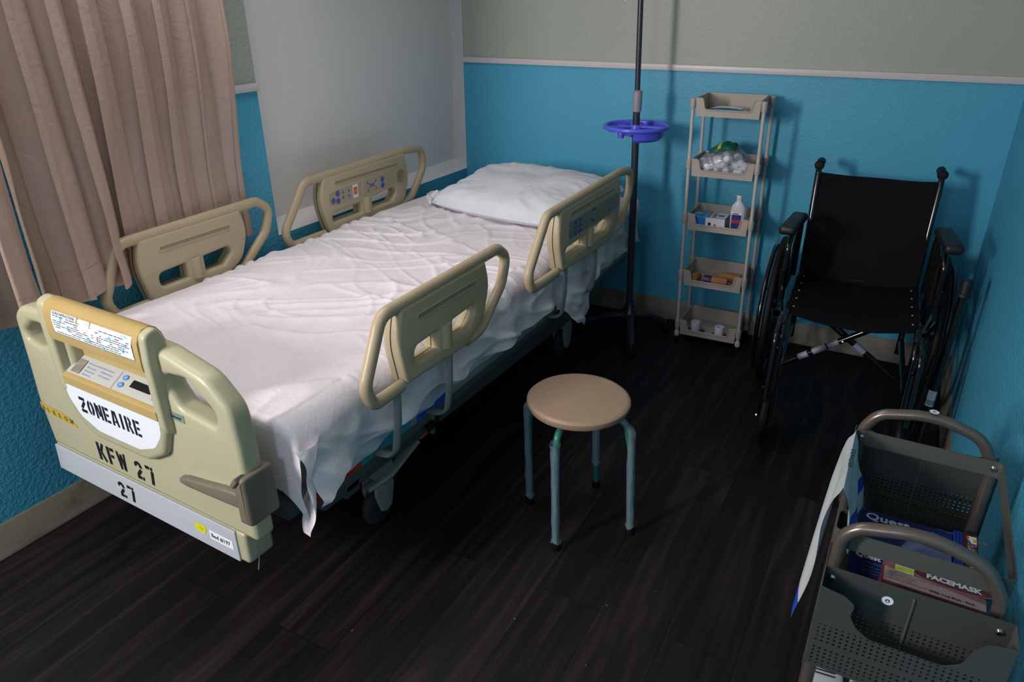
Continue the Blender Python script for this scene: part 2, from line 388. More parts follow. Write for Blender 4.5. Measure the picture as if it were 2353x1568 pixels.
# ------------------------------------------------------------------ curtains
def curtain(y0, y1, z0, z1, xc, nf, amp, seed, label, jag=.012, flare=0.0, ph0=0.0, tuck=False):
    b = MB(); NU, NVv = nf*34, 90; vs = []
    for j in range(NVv+1):
        z = z0 + (z1-z0)*j/NVv; t = 1 - j/NVv     # t=1 at hem
        for i in range(NU+1):
            s = i/NU
            ph = (s*nf + .35*noise.noise((s*4+seed, z*.5, seed)) + .30*noise.noise((s*nf*.8, seed, z*.35)))*2*PI + ph0
            a = amp*(.62+.5*t)*(1+.55*noise.noise((s*nf*.5+seed*3, z*.25, 2.2)))
            sn = math.sin(ph)
            x = xc + a*(sn*.9 + .18*math.sin(2*ph+seed)) + .006*noise.noise((s*26, z*5, seed)) + flare*t*t
            y = y0 + (y1-y0)*s + a*.55*math.sin(2*ph+.5) + .012*t*noise.noise((s*9, z*2, 5+seed)) + .01*math.sin(z*2+seed)
            zz = z + (jag*noise.noise((s*nf*1.1, seed, 7)) if t > .98 else 0)
            if tuck:                        # pressed flat to the wall behind the bed rail
                k_ = max(0, min(1, (y+2.16)/.12)) * max(0, min(1, (1.45-z)/.62)); k_ = k_*k_*(3-2*k_)
                x = .021 + (x-.021)*(1-.68*k_)
            vs.append((max(.021, x), y, zz))
    fs = [[j*(NU+1)+i, j*(NU+1)+i+1, (j+1)*(NU+1)+i+1, (j+1)*(NU+1)+i] for j in range(NVv) for i in range(NU)]
    b.add(vs, fs)
    o = solo('curtain', b, M_curt, label, 'curtain', ang=80)
    # stitched hem band
    h = MB(); rows = 5; hv = [(p[0]+.0016, p[1], p[2]) for p in vs[:(rows+1)*(NU+1)]]
    h.add(hv, [[j*(NU+1)+i, j*(NU+1)+i+1, (j+1)*(NU+1)+i+1, (j+1)*(NU+1)+i] for j in range(rows) for i in range(NU)])
    part('hem', h, M_curt, o, ang=80)
    return o
curtain(-2.335, -1.565, .706, 2.3, .084, 7, .052, 1.3, 'taupe linen curtain panel hanging beside the white recessed board', ph0=2.6, tuck=True)
curtain(-3.05, -2.36, .70, 2.3, .110, 6, .066, 4.1, 'taupe linen curtain panel at the far left edge, its deep folds above the footboard corner', ph0=.6)

# ------------------------------------------------------------------ hospital bed
bed = thing('hospital_bed', 'cream hospital bed on casters with side rails and stencilled footboard, against the left wall', 'bed', (.57, -1.28, 0))
FB0 = Vector((.585, -2.49, 0)); yw = math.radians(-1.7)
FX = Vector((math.cos(yw), math.sin(yw), 0)); FN = Vector((math.sin(yw), -math.cos(yw), 0))
FM = frame(FB0, FX, (0, 0, 1), FN)               # u right, v up, w towards the viewer's side
FMp = FM @ Matrix.Translation((.0502, .0502, .028)) @ Matrix.Diagonal((.9696, .9664, 1, 1))      # the plate stands a little forward of the console's rear plane
grow = lambda h, k: [(sum(p[0] for p in h)/len(h)*(1-k)+p[0]*k, sum(p[1] for p in h)/len(h)*(1-k)+p[1]*k) for p in h]
# footboard plate
out = rp([(-.422, .356), (-.436, .50), (-.425, .62), (-.418, .755), (-.385, .785), (-.24, .800), (-.20, .800), (.16, .800), (.19, .798), (.325, .765), (.392, .700), (.400, .60), (.400, .352)],
         [.01, .2, .2, .035, .05, .05, .02, .02, .05, .09, .07, .2, .012])
hR = rp([(.198, .732), (.262, .738), (.325, .686), (.318, .655), (.225, .668), (.200, .70)], [.015, .03, .02, .012, .03, .02])
hL = rp([(-.385, .715), (-.345, .745), (-.300, .748), (-.287, .70), (-.335, .685), (-.378, .695)], [.015, .02, .012, .015, .03, .012])
b = MB(); slab(b, out, -.055, 0, .015, [grow(hR, 1.22), grow(hL, 1.12), rp([(-.190, .640), (-.190, .742), (.146, .742), (.146, .640)], .01)], FMp, seg=4)
foot = part('footboard', b, M_cream, bed)
# lower beam: grey strip face and cream end block
b = MB(); slab(b, rp([(-.44, .268), (-.43, .356), (.352, .356), (.352, .262)], .012), -.078, -.002, .010, (), FMp)
part('footboard_beam', b, M_cream, bed)
b = MB(); slab(b, rp([(-.432, .27), (-.422, .354), (.322, .354), (.322, .264)], .003), -.004, .002, .001, (), FMp); stripo = part('grey_strip', b, M_strip, foot)
# console
b = MB()
sh = rp([(-.182, .657), (.222, .657), (.218, .62), (.190, .550), (.12, .512), (-.08, .512), (-.150, .550), (-.178, .62)], [.004, .004, .05, .05, .07, .07, .05, .05])
slab(b, sh, .0, .0485, .014, (), FM)
side = rp([(.005, .62), (-.005, .80), (.0, .845), (.014, .874), (.048, .862), (.052, .80), (.050, .62), (0, .60)], [.01, .03, .03, .03, .02, .03, .03, .01])
for u0, u1 in ((-.182, -.148), (.200, .226)): slab(b, side, u0, u1, .008, (), frame(FB0, FN, (0, 0, 1), FX))
prof = [(-.010, .70), (-.016, .80), (-.014, .826), (-.008, .846), (.002, .862), (.016, .870), (.034, .868), (.046, .857), (.0525, .838), (.0535, .785), (.052, .774), (.046, .770), (.0, .762), (-.002, .715), (-.002, .70)]
vis = MB(); slab(vis, prof, -.149, .202, 0, (), frame(FB0, FN, (0, 0, 1), FX))
cons = part('control_console', b, M_cream, bed)
part('visor', vis, M_yel, cons, label='yellowed curved visor')
pp = [(-.01, .712), (.0, .708), (.042, .681), (.0505, .676), (.0505, .655), (.03, .64), (-.01, .64)]
b = MB(); slab(b, pp, -.149, .209, 0, (), frame(FB0, FN, (0, 0, 1), FX)); part('console_deck', b, M_greyp, cons)
b = MB(); slab(b, [(.042, .6815), (.0505, .6775), (.0525, .675), (.0525, .653), (.050, .653), (.050, .670), (.040, .679)], -.148, .208, 0, (), frame(FB0, FN, (0, 0, 1), FX)); part('console_lip', b, M_yel, cons)
# print on sloped deck:  a along the slope (0 top .. .071 bottom)
dn = Vector((0, 0, -.027)) + FN*.042; L = dn.length; dn.normalize(); DM = frame(FB0 + FN*.001 + FX*.018 + Vector((0, 0, .7085)), FX, -dn, FX.cross(-dn)) @ Matrix.Scale(.70, 4, (0, 1, 0))
b = MB()
rect(b, -.150, -.118, -.064, -.012, .0009, DM, 2)
for k in range(4):
    for c in range(2):
        if k == 3 and c: continue
        text(b, ['Nurse Assist', 'Lockout', 'Head Up', 'Bed Up', 'Set Alarm', 'Bed Down', 'Trend On'][k+c*4] if k+c*4 < 7 else '', .0085, DM @ Matrix.Translation((-.100+c*.055, -.020-.014*k, .001)), 1)
        slab(b, circ(-.105+c*.055, -.017-.014*k, .0018, 8), .0004, .001, 0, (), DM, 1)
rect(b, .012, .013, -.070, -.002, .001, DM, 3)
for c in ((.034, -.018), (.034, -.046), (.172, -.020), (.160, -.048), (.196, -.06)): 
    flat(b, circ(c[0], c[1], .0095, 20, .0095), .001, DM, 1); flat(b, circ(c[0], c[1], .0045, 12), .0013, DM, 4)
rect(b, .064, .138, -.042, -.016, .0012, DM, 0)
part('control_print', b, [M_lcd, M_bluep, M_lens, M_seam, M_cyan], cons, label='blue print, small display and buttons', smooth=False)
# stickered instruction label, following the visor front
LM = frame(FB0 + FN*.0537 + FX*.020 + Vector((0, 0, .002)), FX, (0, 0, 1), FN)
b = MB(); 
def lw(v): return .0 if v < .833 else -(v-.833)*.36/1.0 - max(0, v-.850)*.45
gv = []; nU, nV = 30, 8
def lb(u, v, w, mi):  # small curved quad on the label
    pass
for j in range(nV+1):
    for i in range(nU+1):
        u = -.134 + .298*i/nU; v = .797 + .056*j/nV; gv.append((u + (.003 if j % 8 in (0, 8) else 0), v, lw(v)+.0008))
b.add(gv, [[j*(nU+1)+i, j*(nU+1)+i+1, (j+1)*(nU+1)+i+1, (j+1)*(nU+1)+i] for j in range(nV) for i in range(nU)], 0, LM)
def lq(u0, u1, v0, v1, mi, e=.0014): b.add([(u0, v0, lw(v0)+e), (u1, v0, lw(v0)+e), (u1, v1, lw(v1)+e), (u0, v1, lw(v1)+e)], [[0, 1, 2, 3]], mi, LM)
lq(-.134, .164, .8525, .8535, 1); lq(-.134, .164, .7965, .7975, 1); lq(-.1345, -.1335, .7965, .8535, 1); lq(.1635, .1645, .7965, .8535, 1)
rr = random.Random(3)
for row in range(8):
    v = .839 - row*.0055
    u = -.128 + (.006 if row > 4 else 0)
    while u < .150:
        w_ = rr.uniform(.006, .02)
        if not (-.032 < u < .035 and row < 3) and rr.random() < .78: lq(u, min(u+w_, .156), v, v+.0018, 1, .0013)
        u += w_ + .003
for u, v in ((-.096, .835), (-.072, .817), (.005, .807), (.055, .800), (.088, .831), (.140, .826), (.128, .811)): lq(u-.004, u+.004, v-.004, v+.004, 2, .0018)
lq(-.030, .005, .828, .848, 3, .002); lq(.0, .022, .822, .842, 3, .002); lq(.028, .04, .811, .822, 3, .002); lq(-.036, -.030, .838, .851, 4, .002); lq(.014, .017, .838, .853, 4, .0023)
TMx = Matrix.Rotation(-.32, 4, 'X')
text(b, 'SCALE INSTRUCTIONS', .0085, LM @ Matrix.Translation((-.129, .8435, lw(.8435)+.0018)) @ TMx, 1, .02)
text(b, 'Hill-Rom', .0075, LM @ Matrix.Translation((.126, .8435, lw(.8435)+.0018)) @ TMx, 2, .02)
part('instruction_label', b, [M_white, mat('small grey print', '#3d414b', .5), M_cyan, mat('torn white patch', '#d9dde6', .4), M_yel], cons, label='worn white instruction sticker with blue dots', smooth=False)
# white shield with stencil letters
SW = .0488
b = MB(); flat(b, rp([(-.160, .652), (.207, .652), (.200, .61), (.165, .566), (.10, .541), (-.06, .541), (-.122, .566), (-.155, .61)], [.003, .003, .05, .05, .05, .05, .05, .05]), SW, FM)
part('white_shield_panel', b, M_white, cons, smooth=False)
def st(mb, p, q, w, M, wz, mi=0):
    p, q = Vector(p), Vector(q); d = (q-p).normalized(); n = Vector((-d.y, d.x))*(w/2)
    v = [(p+n), (q+n), (q-n), (p-n)]; mb.add([(a.x, a.y, wz) for a in v], [[0, 1, 2, 3]], mi, M)
def arc(mb, c, rx, ry, a0, a1, w, M, wz, n=10, mi=0):
    vs = []
    for k in range(n+1):
        a = math.radians(a0+(a1-a0)*k/n)
        for s in (-.5, .5): vs.append((c[0]+(rx+s*w)*math.cos(a), c[1]+(ry+s*w)*math.sin(a), wz))
    mb.add(vs, [[2*k, 2*k+1, 2*k+3, 2*k+2] for k in range(n)], mi, M)
GL = {  # stencil strokes in a cell 0.6 wide, 1 high
 'Z': lambda S, A: (S((.02, .9), (.56, .9), .2), S((.50, .74), (.12, .26), .2), S((.02, .1), (.56, .1), .2)),
 'O': lambda S, A: (A((.3, .5), .2, .40, 105, 255, .2), A((.3, .5), .2, .40, -75, 75, .2)),
 'N': lambda S, A: (S((.09, 0), (.09, 1), .18), S((.24, .9), (.38, .2), .17), S((.54, 0), (.54, 1), .18)),
 'E': lambda S, A: (S((.1, 0), (.1, 1), .2), S((.26, .91), (.56, .91), .18), S((.26, .5), (.50, .5), .17), S((.26, .09), (.56, .09), .18)),
 'A': lambda S, A: (S((.08, 0), (.24, 1), .18), S((.54, 0), (.38, 1), .18), S((.26, .28), (.37, .28), .14)),
 'I': lambda S, A: (S((.2, 0), (.2, 1), .2),),
 'R': lambda S, A: (S((.1, 0), (.1, 1), .2), A((.30, .72), .15, .2, -90, 90, .17), S((.34, .44), (.54, 0), .18)),
 'K': lambda S, A: (S((.1, 0), (.1, 1), .2), S((.27, .52), (.5, 1), .17), S((.27, .50), (.54, 0), .17)),
 'F': lambda S, A: (S((.1, 0), (.1, 1), .2), S((.26, .91), (.56, .91), .18), S((.26, .52), (.50, .52), .17)),
 'W': lambda S, A: (S((.05, 1), (.17, 0), .15), S((.27, .9), (.19, .1), .10), S((.33, .9), (.43, .05), .13), S((.58, 1), (.46, 0), .14)),
 '2': lambda S, A: (A((.28, .72), .18, .19, -20, 170, .18), S((.44, .55), (.12, .18), .18), S((.06, .09), (.36, .09), .18), S((.42, .09), (.56, .09), .18), S((.04, .74), (.16, .74), .12)),
 '7': lambda S, A: (S((.04, .91), (.34, .91), .18), S((.42, .91), (.56, .91), .18), S((.50, .78), (.36, 0), .19)),
}
def stencil(mb, s, u, v, h, M, wz, pitch=.72, mi=0):
    for ch in s:
        if ch != ' ':
            S = lambda p, q, w: st(mb, (u+p[0]*h, v+p[1]*h), (u+q[0]*h, v+q[1]*h), w*h, M, wz, mi)
            A = lambda c, rx, ry, a0, a1, w: arc(mb, (u+c[0]*h, v+c[1]*h), rx*h, ry*h, a0, a1, w*h, M, wz, mi=mi)
            GL[ch](S, A)
        u += h*(pitch if ch != 'I' else .52)
b = MB(); stencil(b, 'ZONEAIRE', -.112, .582, .043, FM, SW+.0006, .735); part('stencil_lettering', b, M_black, cons, smooth=False, recalc=False)
b = MB(); stencil(b, 'KFW', -.195, .382, .056, FMp, .0009, .78); part('stencil_lettering', b, M_black, foot, smooth=False, recalc=False)
b = MB(); stencil(b, '27', -.036, .380, .056, FMp, .0009, .80); part('stencil_lettering', b, M_black, foot, smooth=False, recalc=False)
b = MB(); stencil(b, '27', -.140, .284, .050, FMp, .0032, .80); part('stencil_lettering', b, M_black, foot, smooth=False, recalc=False)
# stickers
b = MB(); flat(b, [(.170, .324), (.212, .326), (.212, .312), (.206, .300), (.172, .302)], .0028, FMp); text(b, '~196', .013, FMp @ Matrix.Translation((.177, .308, .003)), 1); part('yellow_sticker', b, [M_yellow, mat('faded olive print', '#8f8d1a', .5)], foot, smooth=False)
b = MB(); rect(b, .224, .308, .294, .322, .0028, FMp); text(b, 'Bed #197', .0175, FMp @ Matrix.Translation((.2295, .302, .0031)), 1, .02, 1.0); part('bed_number_sticker', b, [mat('white tape', '#eceef2', .4), M_black], foot, smooth=False)
b = MB(); rect(b, .177, .227, .624, .645, .0008, FMp); text(b, 'Universal', .0095, FMp @ Matrix.Translation((.180, .631, .0012)), 1, .03); part('small_sticker', b, [mat('dull green label', '#73857c', .5), M_black], foot, smooth=False)
b = MB(); flat(b, [(-.43, .492), (-.385, .486), (-.34, .488), (-.30, .480), (-.262, .462), (-.268, .455), (-.32, .458), (-.38, .464), (-.43, .470)], .0008, FMp)
for k in range(6): a = -.425+k*.026; text(b, 'HLKEOM'[k], .02, FMp @ Matrix.Translation((a, .469-.0012*k, .0014)), 1, .03)
part('peeled_sticker_residue', b, [M_glue, mat('dark glue', '#6a5a22', .6)], foot, smooth=False)
# corner bumper with its tapering arm
b = MB()
arm = rp([(.170, .464), (.20, .474), (.26, .482), (.33, .494), (.392, .500), (.392, .455), (.34, .452), (.27, .449), (.20, .447), (.172, .450)], .01)
slab(b, arm, -.01, .016, .008, (), FMp)
slab(b, rp([(.378, .418), (.378, .530), (.385, .543), (.416, .548), (.418, .418)], .008), -.068, .020, .012, (), FMp); slab(b, rp([(.378, .528), (.396, .552), (.404, .540), (.386, .518)], .004), .0, .026, .004, (), FMp)
part('corner_bumper', b, M_taupe, bed)

# side rails: the same cast shape, s runs along the bed (y), z up
def side_rail(xc, dy, dz, head, outer):
    X = lambda s, z, w=0: (xc+w, s+dy, z+dz)
    FMr = frame((xc, dy, dz), (0, 1, 0), (0, 0, 1), (1, 0, 0))
    if not head:
        path = [(-2.09, .598), (-2.205, .598), (-2.228, .655), (-2.148, .812), (-1.60, .818), (-1.545, .78), (-1.575, .70), (-1.70, .60), (-1.78, .592)]; rad = [0, .035, .05, .05, .05, .04, .08, .06, 0]
        po = [(-2.088, .81), (-2.112, .725), (-2.085, .600), (-1.80, .588), (-1.705, .64), (-1.668, .735), (-1.690, .812)]; pr_ = [.01, .3, .012, .06, .08, .15, .01]
        h1 = [(-2.045, .640), (-2.045, .688), (-1.940, .692), (-1.940, .640)]; h2 = [(-1.868, .640), (-1.868, .694), (-1.760, .700), (-1.752, .675), (-1.79, .640)]
        s0, s1, g0, g1, gz = -2.09, -1.69, -2.03, -1.74, .765; mid = -1.905
        struts = (-2.125, -1.885)
    else:
        path = [(-1.185, .602), (-1.375, .602), (-1.402, .66), (-1.268, .828), (-.60, .842), (-.485, .83), (-.475, .74), (-.585, .620), (-.72, .600)]; rad = [0, .045, .05, .05, .05, .05, .08, .07, 0]
        po = [(-1.178, .83), (-1.205, .73), (-1.165, .600), (-.76, .585), (-.655, .62), (-.612, .72), (-.635, .838)]; pr_ = [.01, .3, .012, .08, .08, .15, .01]
        h1 = [(-1.145, .640), (-1.140, .678), (-.965, .682), (-.965, .640)]; h2 = [(-.888, .640), (-.888, .690), (-.735, .700), (-.712, .672), (-.75, .640)]
        s0, s1, g0, g1, gz = -1.18, -.635, -1.12, -.69, .796; mid = -.925
        struts = (-1.12, -.84)
    b = MB(); tube(b, fillet([X(s, z) for s, z in path], rad, 7), .0155, 14, up=(1, 0, 0), ry=.0175)
    rail = part('side_rail', b, M_tanr, bed)
    h1r = rp(h1, [.022, .022, .004, .004]); h2r = rp(h2, [.004, .004, .02, .02, .02])
    pol = rp(po, pr_)
    b = MB(); slab(b, pol, -.036, .017, .010, [h1r, h2r], FMr); part('rail_panel', b, M_tan, rail)
    b = MB(); slab(b, [(p[0]*1.0, p[1]) for p in offs([Vector(q) for q in pol] if area2(pol) > 0 else [Vector(q) for q in reversed(pol)], -.0012)], -.0115, -.0090, 0, [h1r, h2r], FMr); part('panel_seam', b, M_seam, rail)
    b = MB(); slab(b, rp([(g0, gz-.010), (g0, gz+.010), (g1, gz+.010), (g1, gz-.010)], .009), .0165, .019, .0008, [rp([(g0+.006, gz-.006), (g0+.006, gz+.006), (g1-.006, gz+.006), (g1-.006, gz-.006)], .005)], FMr, 0)
    flat(b, rp([(g0+.006, gz-.006), (g0+.006, gz+.006), (g1-.006, gz+.006), (g1-.006, gz-.006)], .005), .0174, FMr, 1)
    part('panel_groove', b, [M_tan, mat('groove tan', '#94896f', .5)], rail)
    b = MB(); tube(b, [X(mid, .632, .008), X(mid, .700, .008)], .022, 12); part('panel_post', b, M_tan, rail)
    for s in struts if outer else ():
        b = MB(); tube(b, fillet([X(s+.015, .605, .0), X(s, .50, .006), X(s-.012, .410, .0), X(s-.012, .398, -.12)], [0, .1, .035, 0], 7), .007, 10, up=(0, 1, 0), ry=.0055)
        tube(b, fillet([X(s+.015, .605, .0), X(s, .50, .006), X(s-.012, .410, .0), X(s-.012, .398, -.12)], [0, .1, .035, 0], 7), .017, 8, up=(0, 1, 0), ry=.005)
        part('support_arm', b, M_steelp, rail)
    if head:
        b = MB(); W1 = .0182
        if not outer:
            flat(b, rp([(-1.155, .708), (-1.155, .762), (-.955, .768), (-.955, .712)], [.022, .022, .003, .003]), W1-.0002, FMr, 0)
            flat(b, rp([(-.935, .713), (-.935, .768), (-.725, .773), (-.725, .716)], .003), W1-.0002, FMr, 0)
            for c in ((-1.133, .728), (-1.105, .752), (-1.105, .722), (-.812, .752), (-.812, .726)):
                flat(b, circ(c[0], c[1], .0125, 16), W1+.0003, FMr, 1); 
            for c in (-1.072, -1.036):
                for dz_, g in ((.753, 1), (.727, -1)): b.add([(c-.006, dz_-.007*g, W1), (c+.006, dz_-.007*g, W1), (c, dz_+.008*g, W1)], [[0, 1, 2]], 1, FMr)
            rect(b, -1.012, -.978, .712, .768, W1+.0002, FMr, 3); rect(b, -1.007, -.983, .726, .757, W1+.0005, FMr, 2); text(b, 'TV', .010, FMr @ Matrix.Translation((-1.001, .7365, W1+.0008)), 3)
            for a0, a1, c in ((200, 340, (-.885, .757)), (20, 160, (-.885, .728))): arc(b, c, .020, .012, a0, a1, .005, FMr, W1+.0003, mi=1)
            for c in ((-.912, .757), (-.857, .757), (-.912, .725), (-.857, .725)): b.add([(c[0]-.006, c[1]-.005, W1), (c[0]+.006, c[1]-.005, W1), (c[0], c[1]+.007, W1)], [[0, 1, 2]], 1, FMr)
        else:
            flat(b, rp([(-1.12, .705), (-1.12, .770), (-.655, .775), (-.655, .712)], .01), W1-.0002, FMr, 0)
            for r_ in range(3):
                for c_ in range(2): rect(b, -1.082+c_*.04, -1.055+c_*.04, .751-r_*.019, .763-r_*.019, W1+.0003, FMr, 1)
            b.add([(-1.112, .712, W1), (-1.098, .712, W1), (-1.105, .735, W1)], [[0, 1, 2]], 1, FMr)
            text(b, 'HEAD', .010, FMr @ Matrix.Translation((-.915, .762, W1+.0003)), 4, .03)
            arc(b, (-.905, .738), .02, .014, 180, 300, .006, FMr, W1+.0003, mi=4)
            flat(b, circ(-.815, .738, .010, 14), W1+.0003, FMr, 2)
            for r_ in range(2):
                for c_ in range(3): text(b, 'FMX'[c_], .014, FMr @ Matrix.Translation((-.785+c_*.036, .748-r_*.026, W1+.0003)), 1, .02)
        part('rail_controls', b, [mat('pale control face', '#a39c86', .4) if not outer else mat('grey control face', '#7c8578', .4), M_bluem, M_orange, M_white, M_black], rail, label='printed control buttons', smooth=False)
        if not outer:
            b = MB(); lathe(b, [(.020, -.001), (.026, -.001), (.029, .0015), (.026, .003), (.022, .001), (.0, .0005)], (0, 0, 0), 'x', 24, 0, Matrix.Translation(X(-.677, .742, .0178))); part('speaker', b, [mat('speaker grille tan', '#8a7f65', .6)], rail)
    return rail
side_rail(1.11, 0, .006, False, True)
side_rail(1.11, 0, .012, True, True)
side_rail(.082, .040, .014, False, False)
side_rail(.082, -.045, .020, True, False)

# mattress with printed bolster edge
RBX0, RBX1, MY0, MY1 = .125, 1.035, -2.375, -.15
b = MB(); bx(b, RBX0, RBX1, MY0, MY1, .405, .625, .045)
mt = solo('mattress', b, M_matt, 'grey mattress with coloured edge labels, mostly hidden under the white sheets', 'mattress')
b = MB(); bx(b, RBX0+.03, RBX1+.010, MY0-.0, MY1, .392, .440, .012); part('mattress_base', b, M_matt, mt)
for nm, y0, y1, m_, tx in (('edge_label', -2.365, -2.20, M_oredge, '3'), ('edge_label', -2.195, -1.985, M_teal, ''), ('edge_label', -1.955, -1.80, M_bledge, '1')):
    b = MB(); bx(b, RBX1+.006, RBX1+.0125, y0, y1, .401, .431, .002)
    if tx: text(b, tx, .022, frame((RBX1+.013, (y0+y1)/2, .408), (0, 1, 0), (0, 0, 1), (1, 0, 0)), 1, .02)
    part(nm, b, [m_, M_white], mt, label={M_oredge: 'red orange', M_teal: 'teal', M_bledge: 'blue'}[m_] + ' printed strip', smooth=False)

# bed frame below
b = MB(); bx(b, .16, .98, -2.40, -.22, .340, .388, .006)
for y in (-2.2, -1.6, -1.0, -.4): bx(b, .14, 1.02, y-.03, y+.03, .350, .392, .004)
bx(b, .985, 1.030, -2.30, -.25, .352, .392, .006); bx(b, .13, .165, -2.30, -.25, .352, .392, .006)
part('deck_frame', b, M_dsteel, bed)
for xs in (.925, .205):
    b = MB(); R = Matrix.Rotation(math.radians(1.9), 3, 'X').inverted() if 0 else Matrix.Rotation(-.035, 3, 'X')
    box(b, (xs, -1.28, .262), (.05, 1.95, .085), .008, R); 
    for y in (-1.62, -1.05): cyl(b, (xs+.024, y, .285), (xs+.032, y, .285), .020, 16); cyl(b, (xs+.03, y, .285), (xs+.036, y, .285), .012, 16)
    box(b, (xs+.026, -1.72, .262), (.004, .05, .014), .001, None, 1)
    part('base_beam', b, [M_dsteel, M_seam], bed)
for y in (-2.14, -.60): b = MB(); bx(b, .18, .95, y-.03, y+.03, .235, .30, .006); part('base_crossbar', b, M_dsteel, bed)
b = MB(); tube(b, [(.93, -1.72, .345), (.90, -2.28, .295)], .026, 10, up=(1, 0, 0), ry=.02); part('lift_arm', b, M_dsteel, bed)
b = MB(); tube(b, [(.93, -.75, .33), (.90, -1.25, .29)], .022, 10, up=(1, 0, 0), ry=.02); part('lift_arm', b, M_dsteel, bed)
def bed_caster(x, y, pedal):
    b = MB(); bx(b, x-.035, x+.035, y-.045, y+.045, .185, .262, .008); cyl(b, (x, y, .15), (x, y, .20), .022)
    c = part('caster', b, M_steelp, bed)
    # fork as a hooded shell
    b = MB(); pf = rp([(-.036, .175), (.036, .175), (.048, .13), (.030, .055), (.004, .042), (-.020, .055), (-.040, .12)], .012)
    for s in (-1, 1): slab(b, pf, s*.018, s*.030, .004, (), frame((x, y, 0), (0, 1, 0), (0, 0, 1), (1, 0, 0)))
    bx(b, x-.028, x+.028, y-.036, y+.036, .145, .175, .010); part('caster_fork', b, M_steelp, c)
    b = MB(); lathe(b, [(.02, -.014), (.055, -.016), (.064, -.010), (.066, 0), (.064, .010), (.055, .016), (.02, .014)], (0, 0, 0), 'x', 28, 0, Matrix.Translation((x, y-.004, .066))); part('caster_wheel', b, M_tire, c)
    if pedal:
        b = MB(); tube(b, fillet([(x+.01, y-.06, .160), (x+.035, y+.02, .175), (x+.035, y+.16, .215)], .03, 4), .011, 8, up=(0, 0, 1), ry=.02); part('brake_pedal', b, M_steelp, c)
        b = MB(); bx(b, x+.028, x+.05, y+.17, y+.215, .212, .232, .006); part('pedal_tip', b, M_orange, c, label='orange pedal tip')
for x, y, p in ((.885, -1.97, 1), (.895, -.65, 0), (.245, -1.97, 0), (.245, -.65, 0)): bed_caster(x, y, p)
b = MB(); tube(b, fillet([(1.02, -1.855, .40), (1.03, -1.86, .34), (1.02, -1.85, .30)], .02), .009, 8); part('release_lever', b, M_green, bed, label='green release lever')
b = MB(); bx(b, 1.015, 1.04, -1.885, -1.835, .325, .355, .006); part('release_handle', b, M_rub, bed)
b = MB(); tube(b, fillet([(.976, -2.50, .345), (.981, -2.505, .31), (.9776, -2.51, .279)], .02), .0012, 6); part('stray_wire', b, M_steelp, bed)

# ------------------------------------------------------------------ sheets and pillow
def ridge(p, s=1.0): return 1 - abs(noise.noise(p))*2
def wrinkle(x, y):
    # long soft creases plus small crumples
    p = Vector((x, y, 0)); w = Vector((noise.noise(p*2.3), noise.noise(p*2.3+Vector((9, 4, 2))), 0))*.24
    q_ = p + w
    a = math.radians(34); u = q_.x*math.cos(a)+q_.y*math.sin(a); v = -q_.x*math.sin(a)+q_.y*math.cos(a)
    r1 = max(0, ridge((u*2.2, v*9.5, .3))-.55)**1.5*1.8
    a = math.radians(-40); u = q_.x*math.cos(a)+q_.y*math.sin(a); v = -q_.x*math.sin(a)+q_.y*math.cos(a)
    r2 = max(0, ridge((u*3.0, v*13, 4.3))-.62)**1.5*1.8
    r3 = max(0, ridge((x*14, y*2.4, 8.1))-.60)**1.5
    msk = .35 + .65*max(0, min(1, noise.noise((x*2.1, y*1.6, 3))*1.6+.55))
    return (r1*.019 + r2*.015 + r3*.004)*msk + .006*noise.noise((x*5, y*4, 1)) + .0012*noise.noise((x*22, y*18, 1))
def interp(tab, t):
    if t <= tab[0][0]: return tab[0][1]
    for (a, va), (c, vc) in zip(tab, tab[1:]):
        if t <= c:
            s = (t-a)/(c-a); s = s*s*(3-2*s); return va+(vc-va)*s
    return tab[-1][1]
